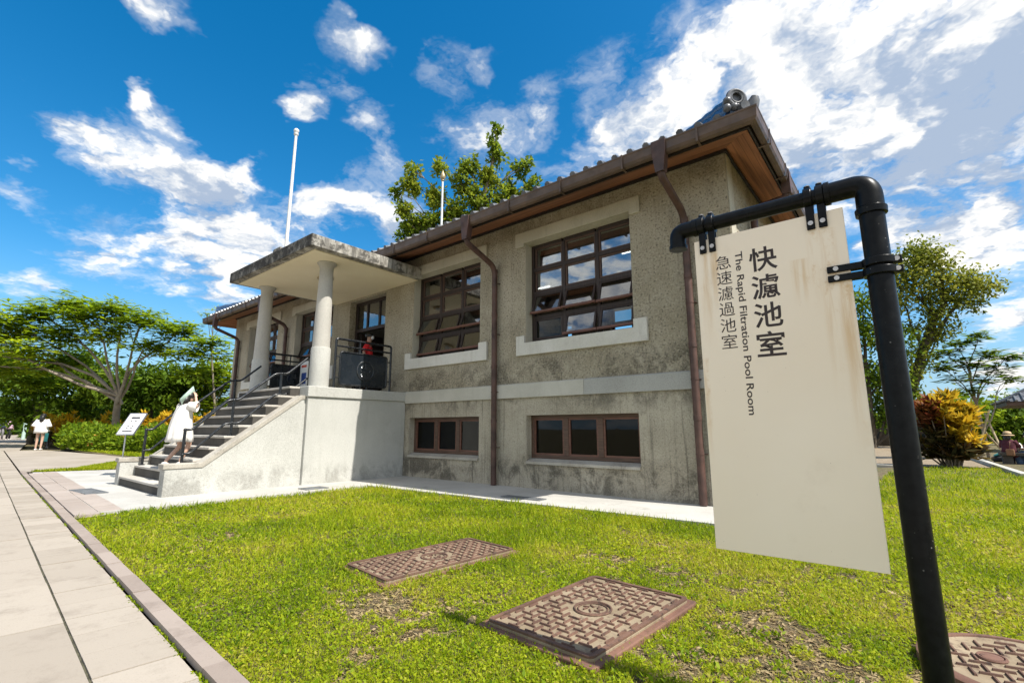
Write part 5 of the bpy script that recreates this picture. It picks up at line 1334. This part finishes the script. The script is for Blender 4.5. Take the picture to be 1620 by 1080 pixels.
tree('slender_tree', 'thin young tree with tiny feathery crown beside the far building corner', 'tree', [(-27.1, 9.51, .05), (-26.9, 9.27, 1.8), (-26.7, 8.77, 4.6), (-26.5, 8.6, 6.4)], [.06, .05, .035, .02], [(-26.69, 8.27, 6.6, .38), (-26.17, 8.63, 6.85, .40), (-26.48, 8.51, 6.3, .32), (-26.11, 8.81, 6.3, .32)], 60, (.26, .25), 'leaf_left', 'bark', style='frond', limb_r=.02, per=6, spread=.1, flat=.4)
tree('corner_tree', 'bright feathery tree rising just past the far left corner of the building', 'tree', [(-26.9, 9.6, .05), (-27.0, 9.5, 1.2), (-27.2, 9.4, 2.2)], [.10, .08, .06], [(-27.6, 9.3, 3.9, .9), (-28.3, 8.8, 3.6, .9), (-27.2, 9.8, 3.2, .9), (-27.9, 9.5, 2.2, .9), (-26.8, 10.0, 2.2, .7)], 90, (.38, .3), 'leaf_left', 'bark', style='frond', limb_r=.05, per=8, spread=.2, flat=.55)
# clipped hedge with orange flowers, yellow crotons behind it
def hedge(name, label, path, hgt, wid, dens, mat, flowers=0, leaf=(.12, .55)):
    t = thing(name, label, 'hedge', path[0])
    n = dens; u = RNG.random(n) * (len(path) - 1); i = np.minimum(u.astype(int), len(path) - 2); f = (u - i)[:, None]
    A = np.array(path, float); base = A[i] * (1 - f) + A[i + 1] * f
    d = unit(A[i + 1] - A[i]); side = np.stack([-d[:, 1], d[:, 0], 0 * d[:, 0]], 1)
    a = RNG.random(n) * math.pi; rr = RNG.random(n) ** .35
    lump = 1 + .13 * np.sin(u * 9.0) + .09 * np.sin(u * 23 + 1) + .07 * np.sin(u * 41)
    P = base + side * (np.cos(a) * wid * rr)[:, None] + np.array((0, 0, 1.0)) * (np.abs(np.sin(a)) ** .55 * hgt * rr * lump)[:, None]
    D = unit(rand_dirs(n) + np.array((0, 0, .8)) + side * np.cos(a)[:, None]); S = unit(np.cross(D, rand_dirs(n)))
    ln = leaf[0] * RNG.uniform(.6, 1.3, n)
    leaf_object('foliage', P, D, S, ln, ln * leaf[1], RNG.random(n) * .7 + .3 * rr * RNG.random(n), mat, t)
    if flowers:
        k = RNG.integers(0, n, flowers); k = k[(rr[k] > .85)]
        c = np.repeat(P[k] + D[k] * .05, 10, 0) + RNG.normal(size=(len(k) * 10, 3)) * .045
        Df = unit(rand_dirs(len(c)) + np.array((0, 0, .6))); leaf_object('flowers', c, Df, unit(np.cross(Df, rand_dirs(len(c)))), .07, .05, RNG.random(len(c)), 'flower', t)['kind'] = 'stuff'
    mb = MB()
    for q in range(14):
        f_ = q / 13 * (len(path) - 1); i_ = min(int(f_), len(path) - 2); b = A[i_] + (A[i_ + 1] - A[i_]) * (f_ - i_); mb.tube([b + V(0, 0, -.05), b + V(RNG.uniform(-.1, .1), RNG.uniform(-.1, .1), hgt * .7)], .02, 5, cap=False)
    mb.build('stems', 'bark_dark', t)
    return t
hedge('flowering_hedge', 'low bright green hedge with a few orange flower heads beyond the grass', [(-26.2, 4.0, gz(-26)), (-24.3, 4.45, gz(-24)), (-21.5, 5.25, gz(-21.5)), (-18.5, 5.9, gz(-18.5)), (-16.6, 6.5, .02)], .86, .62, 16000, 'leaf_hedge', 26, (.15, .55))
def croton(name, label, loc, h, w, n, mats, group=None, leaf=(.2, .34), stems=9, taper=.5):
    """tuft-headed shrub: canes ending in rosettes of strap leaves"""
    t = thing(name, label, 'shrub', loc, group); L0 = np.array(loc, float)
    mb = MB(); heads = []
    for k in range(n):
        a = RNG.uniform(0, 6.283); q = RNG.random() ** .6; zz = h * (1 - taper * q * q) * RNG.uniform(.12, 1.0)
        heads.append(L0 + V(math.cos(a) * w * q, math.sin(a) * w * q, max(.12, zz)))
    for hd_ in heads[:stems * 3]:
        b = L0 + V((hd_[0] - L0[0]) * .3, (hd_[1] - L0[1]) * .3, -.02); mb.tube([b, (b + hd_) / 2 + V(*RNG.normal(size=2) * .04, 0), hd_], [.022, .016, .01], 6, cap=False)
    mb.build('canes', 'bark', t)
    H = np.array(heads); sel = mats(H - L0)
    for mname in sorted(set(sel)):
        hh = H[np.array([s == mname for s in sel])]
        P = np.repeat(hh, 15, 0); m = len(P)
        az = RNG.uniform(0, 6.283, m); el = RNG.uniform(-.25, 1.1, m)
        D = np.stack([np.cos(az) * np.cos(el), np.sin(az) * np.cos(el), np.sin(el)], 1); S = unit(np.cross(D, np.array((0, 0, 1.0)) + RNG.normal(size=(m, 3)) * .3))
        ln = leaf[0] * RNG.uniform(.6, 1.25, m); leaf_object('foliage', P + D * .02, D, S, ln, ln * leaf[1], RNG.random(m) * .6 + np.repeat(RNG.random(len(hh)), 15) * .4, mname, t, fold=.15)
    return t
labs = ['yellow croton shrub nearest the climbing woman, behind the hedge', 'yellow croton shrub between notice board and climbing woman, behind the hedge', 'yellow croton shrub right behind the white notice board', 'yellow croton shrub just left of the notice board', 'yellow croton shrub left of the flame tree trunk', 'yellow croton shrub midway along the hedge, left part', 'yellow croton shrub behind the woman in the white blouse', 'orange yellow croton shrub at the left end of the hedge']
for k, (x, y) in enumerate([(-20.2, 6.9), (-21.4, 6.5), (-22.6, 6.15), (-24.0, 5.75), (-25.2, 5.85), (-27.2, 5.2), (-29.2, 4.2), (-30.3, 3.8)]):
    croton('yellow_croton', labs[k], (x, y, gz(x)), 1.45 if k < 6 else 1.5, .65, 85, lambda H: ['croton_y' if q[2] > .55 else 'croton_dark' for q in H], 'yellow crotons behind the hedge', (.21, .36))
# big croton on the right lawn edge
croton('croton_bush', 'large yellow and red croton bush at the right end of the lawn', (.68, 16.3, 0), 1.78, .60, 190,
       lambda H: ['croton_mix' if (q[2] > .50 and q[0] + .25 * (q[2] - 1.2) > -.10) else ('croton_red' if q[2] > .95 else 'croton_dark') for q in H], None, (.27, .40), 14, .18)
# tall leaning tree and neighbours at the right
BR = [(1.08, 30.41, 9.45, .95), (1.79, 31.03, 9.3, 1.0), (.81, 30.48, 8.34, 1.1), (2.03, 31.49, 8.34, 1.05), (3.0, 32.32, 8.15, 1.0), (3.71, 32.95, 7.95, .75), (2.42, 32.02, 7.41, .85), (3.11, 32.67, 7.15, .6), (1.4, 31.26, 7.2, .8), (.09, 30.11, 7.41, 1.0), (-.14, 29.63, 8.5, .85),
      (1.75, 31.9, 5.6, .5), (.75, 31.4, 4.4, .6), (2.3, 32.3, 5.9, .35), (.4, 31.1, 5.9, .6)]
tree('leaning_tree', 'tall leaning tree with clumped small leaves behind the black sign post', 'tree', [(-.48, 31.3, -.1), (-.04, 31.26, 2.1), (.4, 31.33, 3.35), (.95, 31.41, 4.91), (1.5, 31.53, 6.32), (2.01, 31.77, 7.1)], [.26, .24, .22, .20, .17, .12], BR + [(.2, 31.3, 3.0, .45), (-.1, 31.3, 1.8, .5), (1.2, 31.5, 5.4, .4), (1.7, 31.6, 6.5, .55), (.5, 31.2, 3.8, .5), (.9, 31.2, 4.7, .45), (1.35, 31.35, 6.0, .5), (0, 31.1, 2.4, .5)], 72, (.20, .55), 'leaf_olive', 'bark_dark', 'trees on the right', limb_r=.065, per=12, spread=.20, flat=.8)
tree('understorey_tree', 'lower leafy tree seen between the cream sign and the black post', 'tree', [(-1.6, 29.9, -.1), (-1.5, 29.8, 2.2), (-1.4, 29.6, 4.2)], [.2, .16, .12],
     [(-.29, 30.32, 5.2, .9), (-.75, 30.38, 3.35, 1.1), (-.37, 30.92, 2.3, 1.0), (-1.2, 29.43, 5.85, .9), (-1.14, 29.11, 7.2, .8), (-1.33, 29.83, 3.66, .9), (-1.17, 30.4, 1.7, .9), (.1, 31.2, 2.6, .6), (.5, 31.3, 1.4, .9), (-2.2, 29.5, 5.2, 1.0), (-2.4, 29.5, 2.8, 1.0)], 70, (.24, .5), 'leaf_mid', 'bark_dark', 'trees on the right', limb_r=.07, per=12, spread=.22, flat=.8)
yt = [(1.15, 20.14, 3.22, .26), (.96, 20.07, 2.83, .3), (1.49, 20.35, 3.51, .26), (1.91, 20.63, 3.77, .24), (1.58, 20.55, 2.93, .3), (2.07, 20.89, 3.22, .26), (2.52, 21.28, 3.12, .26), (2.32, 21.21, 2.73, .26), (2.59, 21.5, 2.44, .24), (1.22, 20.37, 2.44, .22), (1.91, 20.94, 2.44, .22), (1.65, 20.78, 2.1, .22)]
tr_ = tree('young_tree', 'slender young feathery tree held by crossed stakes near the right edge', 'tree', [(1.78, 21.41, -.05), (1.74, 21.2, .8), (1.66, 20.92, 1.66), (1.60, 20.7, 2.3)], [.05, .045, .04, .03], yt, 330, (.30, .28), 'leaf_mid', 'bark', 'trees on the right', style='frond', limb_r=.022, per=7, spread=.12, flat=.6)
mb = MB()
for a, b in (((1.45, 21.0, 0), (1.95, 21.2, 1.5)), ((2.25, 21.6, 0), (1.55, 21.0, 1.2)), ((2.1, 20.9, 0), (1.85, 21.4, 1.4))): mb.tube([a, b], .028, 8)
mb.build('stakes', 'stake', tr_)
for k, (cs, lb) in enumerate([([(2.39, 38.47, 2.2, .95), (3.49, 39.46, 1.9, .95), (2.83, 39.09, 1.2, .95), (1.61, 38.25, .6, .95)], 'low dark green tree beyond the young staked tree'), ([(4.65, 40.37, 2.1, 1.1), (4.22, 40.32, .9, 1.1), (5.04, 41.07, .6, 1.1), (6.2, 41.5, 2.2, 1.2), (6.6, 42, 1.0, 1.2)], 'low dark green tree behind the tiled pavilion roof'), ([(1.2, 37.58, 1.9, 1.1), (-.9, 36.2, 1.2, 1.0), (.3, 37, .9, 1.0), (-2.4, 35.5, 1.4, 1.1)], 'low bright green tree beyond the croton bush')]):
    x, y = cs[0][0], cs[0][1]; tree('distant_tree', lb, 'tree', [(x, y, -.1), (x, y, .8), (x + .05, y, 1.5)], [.14, .11, .08], cs, 60, (.34, .42), 'leaf_mid' if k == 1 else 'leaf_hedge', 'bark_dark', 'low trees beyond the right lawn', limb_r=.05, per=10, spread=.25)
# tree behind the roof: open crown of rosettes on bare twigs
RT = [(-19.5, 15.09, 13.9, .55), (-19.27, 15.08, 14.75, .38), (-19.93, 15.06, 12.6, .5), (-19.61, 15.48, 11.8, .6), (-18.52, 16.05, 13.3, .6), (-17.38, 16.83, 13.9, .65), (-17.02, 16.93, 14.8, .5), (-18.08, 16.06, 14.8, .42), (-15.8, 17.61, 16.1, .32), (-15.72, 17.84, 15.5, .45), (-16.28, 17.66, 14.3, .6), (-16.7, 17.63, 13.0, .85), (-15.56, 18.41, 13.6, .65), (-14.76, 18.78, 14.8, .40),
      (-14.46, 19.23, 13.95, .40), (-14.46, 18.95, 15.1, .24), (-15.4, 18.74, 12.8, .75), (-17.84, 16.85, 12.3, .9), (-18.92, 16.0, 12.1, .7), (-19.57, 15.71, 11.1, .55), (-20.11, 15.29, 11.0, .42), (-16.55, 17.99, 12.0, .9), (-15.6, 17.64, 16.8, .13), (-18.53, 16.61, 10.9, .75), (-14.81, 19.11, 13.3, .42), (-20.3, 14.6, 13.6, .15), (-17.5, 17, 10.3, .9), (-15.9, 18.3, 10.6, .8)]
tree('roof_tree', 'open crowned tree with rosettes of yellow-green leaves rising behind the roof', 'tree', [(-17.3, 17.2, -.1), (-17.2, 17.2, 4), (-17.1, 17.2, 8), (-17.0, 17.3, 10.5), (-16.6, 17.5, 12.5), (-16.0, 17.7, 14.6), (-15.7, 17.7, 16.0)], [.36, .30, .24, .19, .12, .07, .03], [(a_, b_, c_, r_ * 1.08) for a_, b_, c_, r_ in RT], 62, (.26, .55), 'leaf_roof', 'bark', limb_r=.05, per=20, spread=.13, flat=.9)
# far woods closing the view, too dense to count
def woods(name, pts, r, n, mat):
    A = np.array(pts, float); k = RNG.integers(0, len(A), n); d = rand_dirs(n); d[:, 2] = np.abs(d[:, 2])
    P = A[k] + d * (RNG.random((n, 1)) ** .4) * np.array((r, r, r * .8)); D = unit(rand_dirs(n) + d * .5); ln = .8 * RNG.uniform(.6, 1.3, n)
    tag(leaf_object(name, P, D, unit(np.cross(D, rand_dirs(n))), ln, ln * .5, RNG.random(n), mat), kind='stuff')
woods('far_woods', [(-58 + 3.0 * k + 1.5 * math.sin(k * 2.1), 6 + 1.15 * k + 3 * math.sin(k), 0) for k in range(12)] + [(-66, 1, .5), (-70, -4, .5), (-70, -12, .5), (-66, 4, 0)], 4.2, 26000, 'leaf_dark')
woods('far_right_woods', [(-10 + 3.2 * k, 50 + 2 * math.sin(k * 1.7), -.6) for k in range(14)], 3.0, 20000, 'leaf_mid')
dw = MB(); dw.box(-9, 1.0, 33.6, 33.9, -.05, .95); tag(dw.build('boundary_wall', 'bark_dark', bevel=.02), 'low dark wall behind the dirt bed beyond the lawn', 'wall')
# tiled pavilion at the right edge
pv = thing('pavilion', 'small grey tiled pavilion roof at the far right edge', 'pavilion', (5.2, 28.8, 0))
t = MB(); x0, x1, y0, y1, z = 2.98, 7.8, 27.2, 31.2, 1.98
t.add([(x0, y0, z), (x1, y0, z), (x1, y1, z), (x0, y1, z), (x0 + 1.9, (y0 + y1) / 2, z + 1.15), (x1 - 1.9, (y0 + y1) / 2, z + 1.15)], [(0, 1, 5, 4), (1, 2, 5), (2, 3, 4, 5), (3, 0, 4), (3, 2, 1, 0)])
rt_ = t.build('roof', 'tile', pv)
t = MB()
for k in range(22): x = x0 + (x1 - x0) * (k + .5) / 22; run = min(2, x - x0, x1 - x); t.tube([(x, y0 - .02, z + .02), (x, y0 + run, z + .02 + run * .575)], .05, 6)
for k in range(17): y = y0 + (y1 - y0) * (k + .5) / 17; run = min(2, y - y0, y1 - y); t.tube([(x0 - .02, y, z + .02), (x0 + run * .95, y, z + .02 + run * .575)], .05, 6)
t.build('cover_tiles', 'tile', rt_)
t = MB(); t.box(x0 + .05, x1 - .05, y0 + .05, y1 - .05, z - .16, z - .02); t.build('eave_board', 'frame_low', pv)
for (x, y) in ((4.5, 28.2), (7.2, 28.2), (4.5, 30.6), (7.2, 30.6)):
    t = MB(); t.tube([(x, y, -.05), (x, y, z - .1)], .09, 10); t.build('post', 'frame_low', pv)

# ------------------------------------------------------------------ lawn: short broad-leaved turf with bare patches
def vnoise(x, y, s, seed):
    g = np.random.default_rng(seed).random((64, 64)); u = (x / s) % 64; v = (y / s) % 64
    i, j = np.floor(u).astype(int), np.floor(v).astype(int); fu, fv = u - i, v - j; fu = fu * fu * (3 - 2 * fu); fv = fv * fv * (3 - 2 * fv)
    a = g[i % 64, j % 64]; b = g[(i + 1) % 64, j % 64]; c = g[i % 64, (j + 1) % 64]; d = g[(i + 1) % 64, (j + 1) % 64]
    return (a * (1 - fu) + b * fu) * (1 - fv) + (c * (1 - fu) + d * fu) * fv
def inside(px, py, poly):
    r = np.zeros(len(px), bool); n = len(poly)
    for i in range(n):
        (xa, ya), (xb, yb) = poly[i], poly[(i + 1) % n]
        c = ((ya > py) != (yb > py)) & (px < (xb - xa) * (py - ya) / (yb - ya + 1e-12) + xa); r ^= c
    return r
def in_rect(px, py, cx, cy, w, h, rot):
    c, s_ = math.cos(-rot), math.sin(-rot); x = (px - cx) * c - (py - cy) * s_; y = (px - cx) * s_ + (py - cy) * c
    return (abs(x) < w / 2) & (abs(y) < h / 2)
def turf(name, N, poly, r0, r1, az0, az1, cx=0, cy=0, keep=None, base=.0):
    r = np.exp(RNG.uniform(math.log(r0), math.log(r1), N)); az = RNG.uniform(az0, az1, N)
    x = cx + r * np.sin(az); y = cy + r * np.cos(az)
    ok = inside(x, y, poly)
    ok &= ~in_rect(x, y, -2.745, 2.465, .575, 1.10, R(-7)) & ~in_rect(x, y, -1.345, 2.28, .63, .94, R(-4)) & (np.hypot(x - .255, y - 2.76) > .335)
    bare = vnoise(x, y, .30, 3) * .55 + vnoise(x, y, .11, 4) * .45
    patch = np.zeros(N)
    for (a, b, q, s_) in ((-.35, 2.2, .5, .50), (-.15, 2.0, .3, .62), (-.9, 3.4, .5, .34), (-2.35, 1.75, .4, .36), (-.6, 2.6, .4, .40), (-4.6, 1.45, .45, .38), (-3.6, 1.5, .4, .3), (-1.7, 3.0, .6, .24), (.2, 3.6, .5, .28), (-.65, 1.7, .35, .34), (-2.0, 3.3, .4, .22), (-1.9, 1.45, .3, .3), (-.5, 4.3, .5, .2)):
        patch += s_ * np.exp(-((x - a) ** 2 + (y - b) ** 2) / (q * q))
    ok &= (bare * .6 + .4 * vnoise(x, y, .045, 12)) >  (.215 + patch * .62 * (.5 + 1.0 * vnoise(x, y, .06, 9)))
    lit = ~ok & inside(x, y, poly) & (RNG.random(N) < .55) & ~in_rect(x, y, -2.745, 2.465, .50, 1.02, R(-7)) & ~in_rect(x, y, -1.345, 2.28, .56, .87, R(-4)) & (np.hypot(x - .255, y - 2.76) > .32)
    xl, yl, rl = x[lit], y[lit], r[lit]; k_ = len(xl); al = RNG.uniform(0, 6.283, k_); Dl = np.stack([np.cos(al), np.sin(al), RNG.uniform(-.05, .35, k_)], 1)
    ll = RNG.uniform(.010, .040, k_) * np.clip(rl / 3, .8, 2); th = RNG.random(k_) < .5
    leaf_object('lawn_thatch', np.column_stack([xl, yl, np.full(k_, -.009)]), unit(Dl), unit(np.cross(Dl, np.array((0, 0, 1.0)) + RNG.normal(size=(k_, 3)) * .4)), ll, np.where(th, .0035, ll * .45), RNG.random(k_), 'thatch', fold=.1)['kind'] = 'stuff'
    x, y, r = x[ok], y[ok], r[ok]; bare = bare[ok]; patch = patch[ok]; n = len(x)
    lush = vnoise(x, y, .9, 5) * .6 + vnoise(x, y, .28, 6) * .4
    grow = np.clip((r / 3.0) ** .75, .8, 3.2)
    blade = RNG.random(n) < (.30 + .35 * lush)
    az = RNG.uniform(0, 6.283, n); el = np.where(blade, RNG.uniform(.5, 1.35, n), RNG.uniform(-.15, .75, n))
    D = np.stack([np.cos(az) * np.cos(el), np.sin(az) * np.cos(el), np.sin(el)], 1)
    ln = np.where(blade, RNG.uniform(.022, .050, n) * (.6 + lush), RNG.uniform(.010, .024, n)) * np.clip(grow, .8, 1.9)
    wd = np.where(blade, .0042 * grow, ln * .62)
    S = unit(np.cross(D, np.array((0, 0, 1.0)) + RNG.normal(size=(n, 3)) * np.where(blade, 1.2, .45)[:, None]))
    z = base + np.where(blade, 0, RNG.uniform(0, .026, n) * (.4 + lush)) - .012
    tone = np.clip(.06 + .50 * vnoise(x, y, .45, 7) + .18 * vnoise(x, y, .05, 15) + RNG.normal(size=n) * .17 + .15 * (1 - lush) + patch * .35, 0, 1)
    zz = z + 0.0
    o = leaf_object(name, np.stack([x, y, zz], 1), D, S, ln, wd, tone, 'grass', fold=.1); o['kind'] = 'stuff'; return o
LP = [(-6.88, yk(-6.88) + .092), PP(5, .088), (9, 12.5), (1.58, 13.6), (1.42, 16.2), (-.3, 15.2), (-.52, 12.2), (-.52, 5.03), (-6.83, 4.73), (-6.95, 1.24)]
turf('lawn_grass', 760000, LP, 1.0, 19.0, R(-100), R(30))
LP2 = [PP(-12.6, .12), (-14.15, 2.9), (-16.6, 3.5), PP(-12.8, .88)]
def strip_turf(name, poly, N, hgt):
    xs = [p[0] for p in poly]; ys = [p[1] for p in poly]
    x = RNG.uniform(min(xs), max(xs), N); y = RNG.uniform(min(ys), max(ys), N); ok = inside(x, y, poly); x, y = x[ok], y[ok]; n = len(x)
    az = RNG.uniform(0, 6.283, n); el = RNG.uniform(.4, 1.4, n); D = np.stack([np.cos(az) * np.cos(el), np.sin(az) * np.cos(el), np.sin(el)], 1)
    S = unit(np.cross(D, rand_dirs(n))); ln = hgt * RNG.uniform(.5, 1.2, n)
    z = np.array([gz(a) for a in x]); o = leaf_object(name, np.stack([x, y, z], 1), D, S, ln, ln * .28, np.clip(.25 + .5 * vnoise(x, y, .5, 8) + RNG.normal(size=n) * .15, 0, 1), 'grass'); o['kind'] = 'stuff'
# broad-leaved weeds standing out of the turf in loose clumps
nw = 900; rw = np.exp(RNG.uniform(math.log(1.3), math.log(9), nw)); aw = RNG.uniform(R(-95), R(20), nw); xw, yw_ = rw * np.sin(aw), rw * np.cos(aw)
ok = inside(xw, yw_, LP) & (vnoise(xw, yw_, .7, 31) > .55) & ~in_rect(xw, yw_, -2.745, 2.465, .58, 1.1, R(-7)) & ~in_rect(xw, yw_, -1.345, 2.28, .64, .95, R(-4)) & (np.hypot(xw - .255, yw_ - 2.76) > .34)
xw, yw_ = np.repeat(xw[ok], 14), np.repeat(yw_[ok], 14); n = len(xw); az = RNG.uniform(0, 6.283, n); el = RNG.uniform(.1, 1.1, n)
D = np.stack([np.cos(az) * np.cos(el), np.sin(az) * np.cos(el), np.sin(el)], 1); ln = RNG.uniform(.016, .036, n)
leaf_object('lawn_weeds', np.column_stack([xw + RNG.normal(size=n) * .025, yw_ + RNG.normal(size=n) * .025, RNG.uniform(-.01, .02, n)]), D, unit(np.cross(D, np.array((0, 0, 1.0)) + RNG.normal(size=(n, 3)) * .4)), ln, ln * RNG.uniform(.25, .6, n), np.clip(.25 + RNG.normal(size=n) * .2, 0, 1), 'grass', fold=.15)['kind'] = 'stuff'
strip_turf('strip_grass', LP2, 30000, .075)
strip_turf('far_lawn_grass', [(-22.5, 4.1), (-13.6, 4.9), (-13.6, 7.5), (-17, 6.6), (-22, 5.3), (-25.5, 4.2), (-24.8, 3.8)], 50000, .10)
# weeds along the kerb joint
n = 5200; s_ = RNG.uniform(-12, 4, n); s_ = s_[vnoise(s_, s_ * 0, .16, 21) > .42]; n = len(s_); q = np.array([PP(a, -.006 + b) for a, b in zip(s_, RNG.normal(size=n) * .006)])
az = RNG.uniform(0, 6.283, n); D = unit(np.stack([np.cos(az), np.sin(az), RNG.uniform(.2, 1.2, n)], 1)); ln = RNG.uniform(.008, .022, n)
o = leaf_object('joint_weeds', np.column_stack([q, np.full(n, -.006)]), D, unit(np.cross(D, rand_dirs(n))), ln, ln * .5, RNG.random(n) * .6, 'grass'); o['kind'] = 'stuff'
